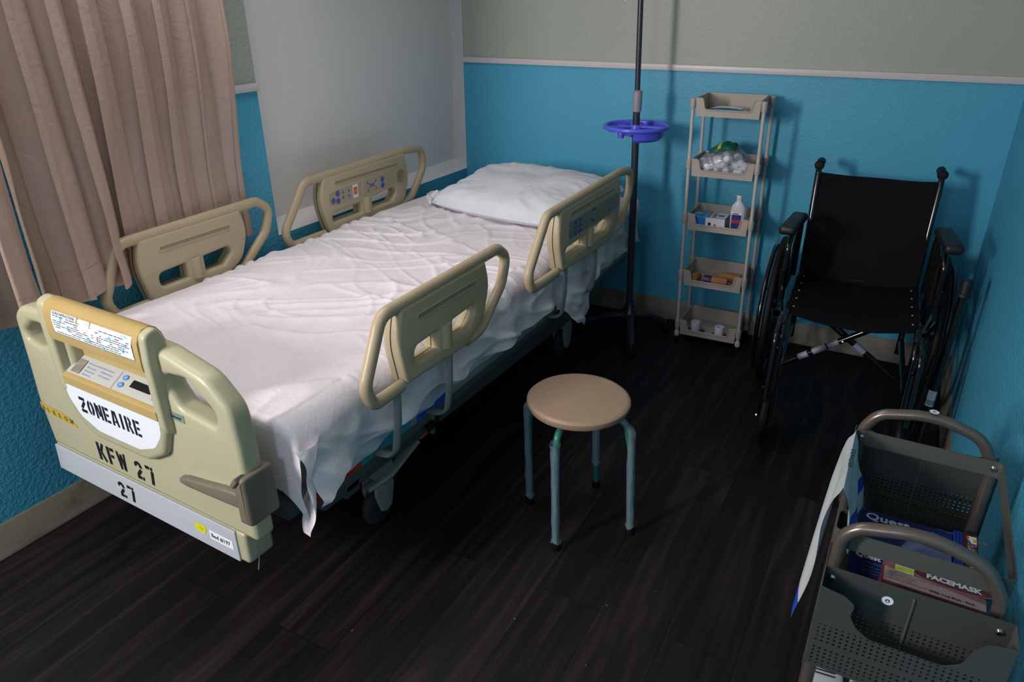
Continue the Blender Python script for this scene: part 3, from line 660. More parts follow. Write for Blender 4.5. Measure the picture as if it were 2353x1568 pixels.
def drape(yA, yB, hemR, hemL, x0, x1, ztop, lift, NY_, seed, foldA, rr_=.05, footdrop=0.0, skew=0.0):
    """sheet lying on the mattress and hanging over both sides. s = distance from the left hem across the bed"""
    b = MB(); NXT, NS = 120, 56; vs = []; cols = NXT+1+2*NS
    for j in range(NY_+1):
        y = yA + (yB-yA)*j/NY_
        row = []
        for side, hem, xe in ((-1, hemL, x0), (1, hemR, x1)):
            pts = []
            zt = ztop
            hz = interp(hem, y)
            arcl = rr_*PI/2; drop = max(.0, zt-rr_-hz)
            for k in range(1, NS+1):
                t = (k/NS)*(arcl+drop)
                if t < arcl: a = t/rr_; X_, Z_, nx, nz = xe+side*(rr_*math.sin(a)-rr_), zt-rr_+rr_*math.cos(a), side*math.sin(a), math.cos(a)
                else: X_, Z_, nx, nz = xe, zt-rr_-(t-arcl), side, 0
                h = max(0, min(1, (zt-Z_)/.20))
                f = foldA*h*(.55*math.sin(y*23+seed+3*noise.noise((y*3, seed, 0))) + .5*noise.noise((y*9, seed+Z_*3, 3)) + .6*max(0, ridge((y*6+Z_*5, Z_*7, seed))-.45))
                f += .010*max(0, ridge((y*5+Z_*11, y*3-Z_*6, seed+5))-.5)*h*2 + .010*noise.noise((y*10, Z_*14, seed))*min(1, h*2)
                f = max(-.002, f+ (.022 if foldA > .02 else .006)*h)
                top = wrinkle(xe, y)*max(0, 1-h*1.5)
                pts.append((X_+nx*(f+lift)+nx*top, y + .012*h*noise.noise((Z_*8, y*5, seed)), Z_+nz*(lift+top)))
            row.append(pts)
        mid = [(x0+rr_*0+ (x1-x0)*i/NXT, y) for i in range(NXT+1)]
        xl, xr = x0-(-rr_)*1, x1-rr_
        mids = []
        for i in range(NXT+1):
            x = (x0+rr_) + (x1-x0-2*rr_)*i/NXT
            mids.append((x, y + skew*(x-x0)*(j/NY_), ztop+lift+wrinkle(x, y)))
        # blend the height at the joints
        vs += list(reversed(row[0])) + mids + row[1]
    n = cols
    fs = [[j*n+i, j*n+i+1, (j+1)*n+i+1, (j+1)*n+i] for j in range(NY_) for i in range(n-1)]
    return b, vs, fs, n
# fitted sheet
b, vs, fs, n = drape(-2.38, -.145, [(-2.5, .43), (-.15, .43)], [(-2.5, .43), (-.15, .43)], .115, 1.043, .628, .000, 170, 2.0, .005, .045)
vs = [(x, y, z + (.004*noise.noise((y*14, x*8, 3)))) for x, y, z in vs]
b.add(vs, fs)
# head end skirt
hw = 40; hv = []
for j in range(hw+1):
    t = j/hw
    for i in range(61):
        x = .12+.92*i/60; hv.append((x, -.145+.018*math.sin(PI*min(1, t*2)/2)+.006*noise.noise((x*12, t*4, 2)), .631-.20*t))
b.add(hv, [[j*61+i, j*61+i+1, (j+1)*61+i+1, (j+1)*61+i] for j in range(hw) for i in range(60)])
solo('fitted_sheet', b, M_fitted, 'pale fitted sheet tucked round the mattress, showing at the bed head', 'sheet', ang=85)
# top sheet
hemR = [(-2.43, .42), (-2.38, .445), (-2.31, .475), (-2.1, .475), (-1.9, .50), (-1.75, .47), (-1.5, .455), (-1.30, .455), (-1.14, .47), (-1.07, .42), (-.95, .33), (-.86, .285), (-.80, .30), (-.765, .42), (-.70, .50), (-.62, .52)]
b, vs, fs, n = drape(-2.405, -.60, hemR, [(-2.5, .50), (-.5, .52)], .108, 1.056, .640, .006, 300, 5.0, .030, .05)
N2 = []
for x, y, z in vs:
    # the sheet's head edge runs slantwise under the pillow
    if y > -1.1 and z > .6: y = y + (y+1.1)*.35*(1-x)*.8
    # foot end: falls over behind the footboard
    N2.append((x, y, z))
b.add(N2, fs)
# foot drape and the long corner hanging beside the footboard
row0 = N2[:n]; row0 = [p for p in row0 if p[2] > .575]; K_ = len(row0); c_ = 36; fv = []
for j in range(c_+1):
    t = j/c_
    for i, p in enumerate(row0):
        a = min(1, t*5)*PI/2; sx_ = (p[0]-.58)/.5
        fv.append((p[0] + .010*t*math.sin(t*9)*sx_, p[1] - .020*math.sin(a) + .006*math.sin(p[0]*26+t*3)*t*.8, p[2] - .030*(1-math.cos(a)) - max(0, t-.2)*(.17+.05*max(0, sx_)**4)))
b.add(fv, [[j*K_+i, j*K_+i+1, (j+1)*K_+i+1, (j+1)*K_+i] for j in range(c_) for i in range(K_-1)])
cv = []; A2, C2 = 26, 46
for j in range(C2+1):
    t = j/C2
    for i in range(A2+1):
        s = i/A2; wd = .145*(1-t**1.3*.80)
        y = -2.44+.012*math.sin(t*5) + wd*s + .015*t
        x = 1.082 - .040*s**3 + .024*math.sin(s*6.5+t*2.5)*(.35+.65*t)*(1-s**3) + .010*math.sin(t*11+s*4)*(1-s**2)
        z = .600 - t*(.235 if s < .3 else .235-.10*(s-.3)) - .01*s
        cv.append((x, y, z))
b.add(cv, [[j*(A2+1)+i, j*(A2+1)+i+1, (j+1)*(A2+1)+i+1, (j+1)*(A2+1)+i] for j in range(C2) for i in range(A2)])
sheet = solo('bed_sheet', b, M_sheet, 'rumpled white top sheet spread over the bed, its corners hanging down the near side', 'sheet', ang=85)
# pillow
def pillow():
    b = MB(); NU_, NV_ = 90, 64; L_, W_, T_ = .36, .25, .086; vs = []
    for side in (1, -1):
        for j in range(NV_+1):
            for i in range(NU_+1):
                u = -1+2*i/NU_; v = -1+2*j/NV_
                pinch = 1-.10*(1-abs(u)**3)*0 - .075*(1-abs(v)**2)*abs(u)**6*0
                x = L_*u*(1-.085*(1-v*v)*abs(u)**4*0 - .05*(1-abs(v)**2)); y = W_*v*(.90+.10*(1-u*u))
                e = max(0, (1-abs(u)**2.6))**.5*max(0, (1-abs(v)**2.6))**.5
                h = T_*e**.68*(1.0 if side > 0 else -.42)
                if side > 0:
                    rad = 1-e
                    ang_ = math.atan2(v, u)
                    h += .014*e*noise.noise((u*2.2, v*2.0, 1.7)) + .010*min(1, e*3)*(1-e)*2*max(0, ridge((ang_*3.2, e*1.5, 2))-.35)
                    if abs(u) > .55: h += .010*max(0, ridge((v*5, u*1.8, 6))-.45)*e*3*(abs(u)-.55)
                    h += .0015*noise.noise((u*16, v*12, 3))*e
                vs.append((x, y, h))
    n = (NU_+1); c = n*(NV_+1)
    for o in (0, c):
        b.add([], [])
    b.add(vs, [[o+j*n+i, o+j*n+i+1, o+(j+1)*n+i+1, o+(j+1)*n+i] for o in (0, c) for j in range(NV_) for i in range(NU_)])
    return b
M = Matrix.Translation((.69, -.605, .708)) @ Matrix.Rotation(math.radians(-6), 4, 'Z') @ Matrix.Rotation(math.radians(8), 4, 'X')
b = pillow().xf(M)
pl = solo('pillow', b, M_pillow, 'plump white pillow at the head of the bed', 'pillow', ang=85)
b = MB()   # crumpled pillowcase ear at the near left corner
ev = []
for j in range(9):
    for i in range(13):
        s, t = i/12, j/8
        ev.append((-.33-.075*s*(1-.3*abs(t-.5)), -.235+.10*t*(1-s*.45)+.02*s, .008+.018*math.sin(s*7+t*3)+.022*noise.noise((s*5, t*5, 1))))
b.add(ev, [[j*13+i, j*13+i+1, (j+1)*13+i+1, (j+1)*13+i] for j in range(8) for i in range(12)], 0, M)
part('pillowcase_flap', b, M_pillow, pl, ang=85)

# ------------------------------------------------------------------ stool
st_ = thing('stool', 'small round wooden-topped stool with four teal tube legs standing alone on the floor', 'stool', (1.430, -1.662, 0), math.radians(12))
SC = Vector((1.418, -1.665, 0))
b = MB(); lathe(b, [(0, -.028), (.138, -.028), (.148, -.024), (.1525, -.014), (.1515, -.006), (.146, -.001), (.138, 0), (0, 0)], (SC.x, SC.y, .438), n=64); part('seat', b, M_seat, st_)
feet = [(1.433, -1.829), (1.262, -1.671), (1.419, -1.489), (1.603, -1.658)]
for i, (fx, fy) in enumerate(feet):
    d = (Vector((fx, fy, 0))-Vector((1.430, -1.662, 0))).normalized()
    top = SC + d*.085; kn = SC + d*.150; ft = Vector((fx, fy, 0))
    P = fillet([top+Vector((0, 0, .404)), kn + Vector((0, 0, .392)), ft*.35+(SC+d*.162)*.65+Vector((0, 0, .30)), ft+Vector((0, 0, .012))], [0, .035, .1, 0], 8)
    b = MB(); tube(b, P, .0105, 14); lg = part('leg', b, M_tealleg, st_)
    b = MB(); lathe(b, [(0, 0), (.013, 0), (.0135, .004), (.0135, .022), (.0125, .026), (0, .026)], (fx, fy, 0), n=16); part('rubber_foot', b, M_rub, lg)
    # loose clear wrap
    if i == 2: zz = (.10, .40)
    else: zz = (.03, .37 if i == 0 else .40)
    b = MB(); wp = []
    nW = 30
    for k in range(nW+1):
        z = zz[0]+(zz[1]-zz[0])*k/nW; s = z/.392; c = ft*(1-s)+(SC+d*.166)*s
        if z > .37: c = c - d*((z-.37)*1.2)
        for a in range(14):
            an = 2*PI*a/14; r_ = .0125+.0022*noise.noise((math.cos(an)*2+i*7, math.sin(an)*2, z*22))+(.004 if k in (0, nW) else 0)
            wp.append((c.x+r_*math.cos(an), c.y+r_*math.sin(an), z+(.006*math.sin(an*3+i) if k in (0, nW) else 0)))
    b.add(wp, [[k*14+a, k*14+(a+1) % 14, (k+1)*14+(a+1) % 14, (k+1)*14+a] for k in range(nW) for a in range(14)]); part('plastic_wrap', b, M_film, lg)
b = MB(); box(b, (SC.x, SC.y, .404), (.20, .03, .010), .003, Matrix.Rotation(.3, 3, 'Z')); box(b, (SC.x, SC.y, .404), (.03, .20, .010), .003, Matrix.Rotation(.3, 3, 'Z')); part('seat_bracket', b, M_tealleg, st_)

# ------------------------------------------------------------------ IV pole
IV = Vector((1.085, -.285, 0)); lean = Vector((-.032, 0, 1)).normalized()
iv = thing('iv_pole', 'dark iv pole on wheels with a blue tray, beside the bed head', 'iv pole', tuple(IV))
def ivp(h): return IV + lean*(h/lean.z)
b = MB(); tube(b, [ivp(.06), ivp(1.10)], .0155, 18); part('lower_pole', b, M_ivp, iv)
b = MB(); tube(b, [ivp(1.05), ivp(2.10)], .0115, 18); part('upper_pole', b, M_ivp, iv)
b = MB(); lathe(b, [(.0155, 0), (.0195, .003), (.0205, .04), (.0195, .085), (.0125, .09)], tuple(ivp(1.045)), n=20); part('locking_collar', b, M_ivc, iv)
def az(p): return math.atan2(p[1]-IV.y, p[0]-IV.x)
a1 = az((1.183, -.524))
for k in range(4):
    a = a1 + (0, 1.80, 3.15, 4.75)[k]; R_ = (.262, .185, .262, .262)[k]
    dx, dy = math.cos(a), math.sin(a)
    if IV.y+dy*R_ > -.06: R_ = min(R_, (-.075-IV.y)/dy)
    b = MB(); tube(b, fillet([IV+Vector((dx*.01, dy*.01, .105)), IV+Vector((dx*.10, dy*.10, .098)), IV+Vector((dx*(R_-.01), dy*(R_-.01), .062))], .08), .013, 10, up=(0, 0, 1), ry=.017)
    lg = part('base_leg', b, M_ivp, iv)
    c = IV+Vector((dx*R_, dy*R_, 0))
    b = MB(); tube(b, [c+Vector((0, 0, .046)), c+Vector((0, 0, .072))], .009, 10); 
    part('caster_stem', b, M_chrome, lg)
    b = MB()
    for s in (-1, 1): lathe(b, [(0, -.006), (.019, -.006), (.023, -.003), (.023, .003), (.019, .006), (0, .006)], (0, 0, 0), 'x', 20, 0, Matrix.Translation(c+Vector((0, 0, .0235))) @ Matrix.Rotation(a+.5, 4, 'Z') @ Matrix.Translation((s*.010, 0, 0)))
    part('caster_wheel', b, M_rub, lg)
b = MB(); lathe(b, [(0, .085), (.03, .085), (.036, .095), (.030, .118), (.018, .14), (.0158, .17)], tuple(IV), n=24); part('base_hub', b, M_ivp, iv)
# tray: open ring with a segmented basin hanging below
T0 = ivp(.985); b = MB()
ring = [(T0.x+.0+.134*math.cos(2*PI*k/48), T0.y+.134*math.sin(2*PI*k/48), T0.z) for k in range(48)]; tube(b, ring, .0095, 10, closed=True, up=(0, 0, 1)); tr = part('tray_ring', b, M_ivb, iv, label='cobalt blue plastic ring tray')
b = MB(); NB = 40; bas = []
aa = [math.radians(-75 + 215*k/NB) for k in range(NB+1)]
rings_ = [(1, .0), (.93, -.004), (.90, -.040), (.80, -.052), (.30, -.052), (.22, -.040), (.18, -.004)]
for a in aa:
    for r_, z in rings_: bas.append((T0.x+.131*r_*math.cos(a), T0.y+.131*r_*math.sin(a), T0.z+z))
n = len(rings_); b.add(bas, [[k*n+i, k*n+i+1, (k+1)*n+i+1, (k+1)*n+i] for k in range(NB) for i in range(n-1)] + [list(range(n)), [NB*n+i for i in range(n)]])
part('tray_basin', b, M_ivb, tr)
b = MB(); bas = []; aa = [math.radians(150 + 75*k/20) for k in range(21)]
rings_ = [(1, .0), (.93, -.004), (.90, -.018), (.45, -.020), (.42, -.004)]
for a in aa:
    for r_, z in rings_: bas.append((T0.x+.131*r_*math.cos(a), T0.y+.131*r_*math.sin(a), T0.z+z))
n = len(rings_); b.add(bas, [[k*n+i, k*n+i+1, (k+1)*n+i+1, (k+1)*n+i] for k in range(20) for i in range(n-1)] + [list(range(n)), [20*n+i for i in range(n)]])
part('tray_basin', b, M_ivb, tr)
b = MB()
for a in (.0, 2.05, 3.9): tube(b, [T0+Vector((math.cos(a)*.015, math.sin(a)*.015, 0)), T0+Vector((math.cos(a)*.137, math.sin(a)*.137, 0))], .007, 8, up=(0, 0, 1), ry=.012)
lathe(b, [(.0158, -.03), (.027, -.03), (.029, 0), (.024, .008), (.0158, .008)], tuple(T0), n=20); lathe(b, [(0, -.018), (.013, -.016), (.016, 0), (.013, .01), (0, .012)], (T0.x-.035, T0.y-.085, T0.z-.022), n=14)
part('tray_spokes', b, M_ivb, tr)

# ------------------------------------------------------------------ shelf tower
SO = Vector((1.314, -.245, 0)); sa = .03; SHR = Matrix.Identity(4); SHR[0][2] = -.020; SHR[1][2] = -.032
SM = Matrix.Translation(SO) @ SHR @ Matrix.Rotation(sa, 4, 'Z')   # local x: along the front, y: towards the wall
SWd, SDp = .284, .202
c0 = SM @ Vector((SWd/2, SDp/2-.0, 0))
sh_ = thing('shelf_tower', 'narrow five tier plastic shelf tower on casters between iv pole and wheelchair', 'shelf', tuple(c0), sa)
levels = [.096, .348, .613, .852, 1.101]   # rim heights
for x in (0, SWd):
    for y in (0, SDp):
        b = MB(); tube(b, [(x, y, .03), (x, y, 1.095)], .0075, 12); b.xf(SM); lg = part('upright', b, M_leg, sh_)
        b = MB(); lathe(b, [(0, .028), (.012, .03), (.013, .045), (.009, .055)], (x, y, 0), n=14); b.xf(SM); part('foot_socket', b, M_leg, lg)
        b = MB(); lathe(b, [(0, -.007), (.013, -.007), (.0155, -.004), (.0155, .004), (.013, .007), (0, .007)], (x, y, .0155), 'x', 16); b.xf(SM); part('caster_wheel', b, M_rub, lg)
for li, z in enumerate(levels):
    b = MB(); zt = z+.014; zb = z-.056; t_ = .004
    x0, x1, y0, y1 = .006, SWd-.006, -.004, SDp+.004
    # floor
    fl_ = rp([(x0+.010, y0+.008), (x1-.010, y0+.008), (x1-.010, y1-.008), (x0+.010, y1-.008)], .015); slab(b, fl_, zb, zb+t_, 0)
    # back and side walls, slightly flared; front wall cut low in the middle
    def wallp(A, B, zt_, zb_=zb, th=.0035):
        A, B = Vector((*A, 0)), Vector((*B, 0)); d = (B-A).normalized(); nn = Vector((-d.y, d.x, 0))
        b.add([A+Vector((0, 0, zb_)), B+Vector((0, 0, zb_)), B+Vector((0, 0, zt_)), A+Vector((0, 0, zt_)), A+nn*th+Vector((0, 0, zb_)), B+nn*th+Vector((0, 0, zb_)), B+nn*th+Vector((0, 0, zt_)), A+nn*th+Vector((0, 0, zt_))],
              [[0, 1, 2, 3], [4, 5, 6, 7], [0, 1, 5, 4], [2, 3, 7, 6], [0, 3, 7, 4], [1, 2, 6, 5]])
    wallp((x1-.006, y1-.006), (x0+.006, y1-.006), zt); wallp((x0+.008, y1-.006), (x0+.008, y0+.006), zt); wallp((x1-.008, y0+.006), (x1-.008, y1-.006), zt)
    fr = rp([(x0+.010, zb), (x1-.010, zb), (x1-.006, zt), (x1-.034, zt), (x1-.044, zb+.026), (x0+.044, zb+.026), (x0+.034, zt), (x0+.006, zt)], [.004, .004, .003, .006, .012, .012, .006, .003])
    slab(b, fr, -.004, .004, 0, (), frame((0, y0+.004, 0), (1, 0, 0), (0, 0, 1), (0, -1, 0)))
    # lip bead that follows the cut and the rim
    tube(b, fillet([(x0+.012, y1-.006, zt), (x0+.006, y0+.004, zt), (x0+.034, y0, zt), (x0+.044, y0, zb+.026), (x1-.044, y0, zb+.026), (x1-.034, y0, zt), (x1-.006, y0+.004, zt), (x1-.012, y1-.006, zt), (x0+.012, y1-.006, zt)], [0, .004, .008, .014, .014, .008, .004, .006, 0], 4), .0036, 6)
    for x in (0, SWd):
        for y in (0, SDp): lathe(b, [(.0075, -.026), (.0115, -.025), (.0125, .010), (.0115, .014), (0, .016) if li == 4 else (.0075, .014)], (x, y, z), n=14)
    b.xf(SM); part('tray', b, M_ltpl, sh_)
def SP(x, y, z): return SM @ Vector((x, y, z))
zf = [l-.056+.0045 for l in levels]
# top: packet of wipes
b = MB(); n_ = 20; vs = []
for j in range(n_+1):
    for i in range(n_+1):
        u, v = i/n_*2-1, j/n_*2-1; e = max(0, (1-u**4))*max(0, (1-v**4)); vs.append((.125+.092*u, .085+.055*v, zf[4]+.003+.020*e+.002*noise.noise((u*4, v*4, 1))))
fs = [[j*(n_+1)+i, j*(n_+1)+i+1, (j+1)*(n_+1)+i+1, (j+1)*(n_+1)+i] for j in range(n_) for i in range(n_)]
b.add(vs, fs, 0); b.add([(x, y, zf[4]+.001) for x, y, z in vs], fs, 0)
m_bl = mat('light blue wrapper', '#3f8cc4', .3, coat=.3)
b.xf(SM); pk = solo('wipes_packet', b, m_bl, 'flat blue packet with a white lid panel in the top shelf tray', 'packet')
b = MB(); vs = []
for j in range(9):
    for i in range(15):
        u, v = i/14*1.5-.85, j/8*1.1-.55; e = max(0, (1-u**4))*max(0, (1-v**4)); vs.append((.125+.092*u, .085+.055*v, zf[4]+.0048+.020*e+.003*math.cos(u*2)))
b.add(vs, [[j*15+i, j*15+i+1, (j+1)*15+i+1, (j+1)*15+i] for j in range(8) for i in range(14)]); b.xf(SM); part('lid_panel', b, mat('white glossy panel', '#d8d6cc', .3), pk)
# bag of cotton balls
bag = thing('cotton_ball_bag', 'clear bag of white cotton balls with a dark green label, in the second shelf tray', 'bag', tuple(SP(.135, .09, zf[3])), sa)
rb = random.Random(5); b = MB()
balls = []
for k in range(62):
    u = rb.uniform(-1, 1); v = rb.uniform(-1, 1); lay = k % 3
    x = .135+.100*u; y = .088+.055*v; top = .075*(1-.30*u*u)+.02*math.sin(u*4+1)
    z = zf[3]+.016+top*(lay/2)*.60; balls.append((x, y, z, rb.uniform(.014, .018)))
for x, y, z, r_ in balls:
    bm = bmesh.new(); bmesh.ops.create_icosphere(bm, subdivisions=2, radius=r_)
    bm.verts.index_update(); b.add([Vector((x, y, z))+v.co*(1+.12*noise.noise(v.co*120)) for v in bm.verts], [[v.index for v in f.verts] for f in bm.faces]); bm.free()
b.xf(SM); part('cotton_balls', b, mat('cotton white', '#dfe2e6', .9), bag, kind='stuff')
def bagsurf(u, v):   # u,v in -1..1 over the top of the bag
    e = max(0, 1-abs(u)**4)**.6*max(0, 1-abs(v)**4)**.6
    return Vector((.135+.118*u, .088+.072*v, zf[3]+.012+e*(.100*(1-.25*u*u)+.010*math.sin(u*4+1)+.010*noise.noise((u*3, v*3, 2)))))
def bagpatch(u0, u1, v0, v1, off, n1=24, n2=20):
    mb = MB(); vs = []
    for j in range(n2+1):
        for i in range(n1+1): vs.append(bagsurf(u0+(u1-u0)*i/n1, v0+(v1-v0)*j/n2)+Vector((0, -off*.6, off)))
    mb.add(vs, [[j*(n1+1)+i, j*(n1+1)+i+1, (j+1)*(n1+1)+i+1, (j+1)*(n1+1)+i] for j in range(n2) for i in range(n1)]); return mb
b = bagpatch(-1, 1, -1, 1, 0, 40, 30).xf(SM); part('bag_film', b, M_film, bag)
b = bagpatch(-.52, .34, -.74, .95, .011).xf(SM); part('bag_label', b, mat('dark green bag print', '#0f5a48', .3, coat=.2), bag)
b = bagpatch(-.24, -.12, -.66, .4, .0125, 4, 10).xf(SM); part('bag_logo_stripe', b, mat('lime print', '#a8b83a', .3), bag)
b = bagpatch(.62, .75, -.30, -.12, .003, 4, 4).xf(SM); part('bag_logo_spot', b, mat('navy print', '#1a2a63', .3), bag)
b = bagpatch(-.82, -.62, -.30, .1, .003, 4, 4).xf(SM); part('bag_logo_spot', b, mat('red print', '#a04048', .3), bag)
# tissue box and bottle
zz = zf[2]
b = MB(); box(b, (.098, .058, zz+.029), (.150, .098, .056), .002); b.add([], [])
MT = SM
def onbox(x0_, x1_, z0_, z1_, mi, y=.0085): b.add([(x0_, y, z0_), (x1_, y, z0_), (x1_, y, z1_), (x0_, y, z1_)], [[0, 1, 2, 3]], mi)
def ontop(x0_, x1_, y0_, y1_, mi, z=None): z = z or zz+.0575; b.add([(x0_, y0_, z), (x1_, y0_, z), (x1_, y1_, z), (x0_, y1_, z)], [[0, 1, 2, 3]], mi)
onbox(.088, .172, zz+.002, zz+.056, 1); ontop(.100, .172, .010, .106, 1); ontop(.094, .104, .010, .106, 2, zz+.0578); onbox(.10, .112, zz+.012, zz+.035, 3, .0082); onbox(.125, .135, zz+.008, zz+.030, 2, .0082); onbox(.145, .165, zz+.006, zz+.022, 2, .0082)
ontop(.112, .128, .02, .09, 4, zz+.058); ontop(.135, .160, .045, .065, 3, zz+.058); ontop(.036, .062, .045, .08, 5, zz+.058); onbox(.028, .050, zz+.012, zz+.028, 5, .0082)
b.xf(SM); solo('tissue_box', b, [mat('glossy blue box print', '#1f6fb8', .18, coat=.6), mat('white box print', '#c9ccd0', .18, coat=.6), mat('red box print', '#a8394a', .3), mat('dark box print', '#20222a', .3), mat('green box print', '#5f8a60', .3), mat('pale spot print', '#9aa67c', .3)], 'small glossy blue and white box in the middle shelf tray beside the bottle', 'box', smooth=False)
bt = thing('alcohol_bottle', 'translucent bottle with red and navy label in the middle shelf tray', 'bottle', tuple(SP(.215, .062, zz)), sa)
b = MB()
def oval(rings, cx, cy, n=28):
    vs = []; fs = []
    for rx, ry, z in rings:
        for k in range(n):
            a = 2*PI*k/n; c, s = math.cos(a), math.sin(a); vs.append((cx+rx*math.copysign(abs(c)**.7, c), cy+ry*math.copysign(abs(s)**.7, s), z))
    for i in range(len(rings)-1):
        for k in range(n): l = (k+1) % n; fs.append([i*n+k, i*n+l, (i+1)*n+l, (i+1)*n+k])
    fs.append(list(range(n))); fs.append([(len(rings)-1)*n+k for k in range(n)]); return vs, fs
v_, f_ = oval([(.028, .016, zz+.001), (.032, .019, zz+.006), (.032, .019, zz+.092), (.029, .017, zz+.108), (.018, .014, zz+.124), (.0125, .0125, zz+.130), (.0115, .0115, zz+.140)], .215, .062); b.add(v_, f_); b.xf(SM); part('bottle_body', b, M_bottle, bt)
b = MB(); lathe(b, [(.0125, zz+.138), (.013, zz+.140), (.013, zz+.155), (.0115, zz+.157), (0, zz+.157)], (.215, .062, 0), n=20); b.xf(SM); part('bottle_cap', b, mat('white cap', '#c5ccd4', .4), bt)
b = MB(); rect(b, -.025, .020, zz+.010, zz+.086, 0, frame((.215, .062-.0197, 0), (1, 0, 0), (0, 0, 1), (0, -1, 0)), 0)
FMb = frame((.215, .062-.0200, 0), (1, 0, 0), (0, 0, 1), (0, -1, 0)); rect(b, -.023, .018, zz+.012, zz+.074, 0.0002, FMb, 1); rect(b, -.023, .018, zz+.036, zz+.052, .0004, FMb, 2); rect(b, -.018, .006, zz+.0765, zz+.081, .0004, FMb, 2)
b.xf(SM); part('bottle_label', b, [mat('label white', '#d2d8e2', .4), mat('label navy', '#1b2f78', .4), mat('label red', '#a02c3c', .4)], bt, smooth=False)
# rolls of tan bandage
m_tanb = mat('tan elastic bandage', '#9a6a44', .8, bump=.3, bscale=200, bdist=.0005); m_tand = mat('dark bandage core', '#5a3c28', .8); m_pur = mat('purple wrapper print', '#34275a', .4)
zz = zf[1]
def roll(cx, cy, r_, ln, ang_, lab, wrapper):
    Mr = SM @ Matrix.Translation((cx, cy, zz+r_)) @ Matrix.Rotation(ang_, 4, 'Z')
    b = MB(); lathe(b, [(0, -ln/2), (r_*.3, -ln/2), (r_*.32, -ln/2+.002), (r_*.94, -ln/2), (r_, -ln/2+.003), (r_, ln/2-.003), (r_*.94, ln/2), (r_*.32, ln/2-.002), (r_*.3, ln/2), (0, ln/2)], (0, 0, 0), 'x', 24, 0, Mr)
    o = solo('bandage_roll', b, m_tanb, lab, 'bandage', 'rolled bandages in the fourth shelf tray')
    if wrapper:
        b = MB(); lathe(b, [(r_+.0006, -ln/2+.001), (r_+.001, -ln/2+.002), (r_+.001, -ln/2+ln*.33), (r_+.0006, -ln/2+ln*.34)], (0, 0, 0), 'x', 24, 0, Mr)
        part('paper_wrapper', b, m_pur if wrapper == 1 else mat('red and purple wrapper', '#7c2b46', .4), o)
roll(.055, .040, .022, .060, math.radians(80), 'round end of a tan bandage roll at the left of the fourth shelf tray', 0)
roll(.150, .040, .021, .105, math.radians(2), 'tan bandage roll lying sideways in the middle of the fourth shelf tray', 1)
roll(.200, .110, .021, .100, math.radians(-3), 'tan bandage roll lying behind another at the right of the fourth shelf tray', 0)
# tape rolls
zz = zf[0]
for cx, cy, lab in ((.075, .050, 'white tape roll on a purple card, left one in the bottom shelf tray'), (.190, .038, 'white tape roll on a purple card, right one in the bottom shelf tray')):
    b = MB(); Mr = SM @ Matrix.Translation((cx, cy, zz+.0015)); lathe(b, [(.009, .001), (.022, .001), (.0225, .004), (.0225, .046), (.022, .049), (.009, .049), (.009, .001)], (0, 0, 0), 'z', 26, 0, Mr)
    o = solo('tape_roll', b, mat('white cloth tape', '#c8c8d4', .7), lab, 'tape roll', 'tape rolls in the bottom shelf tray')
    b = MB(); bx(b, -.036, .042, -.030, .028, 0, .0015, 0, 0); bx(b, -.036, .042, -.034, -.029, .0, .0016, 0, 1); b.xf(Mr @ Matrix.Translation((0, 0, -.0015)))
    part('backing_card', b, [mat('purple card', '#2b2366', .4), mat('pale card edge', '#a9a3b8', .4)], o, smooth=False)

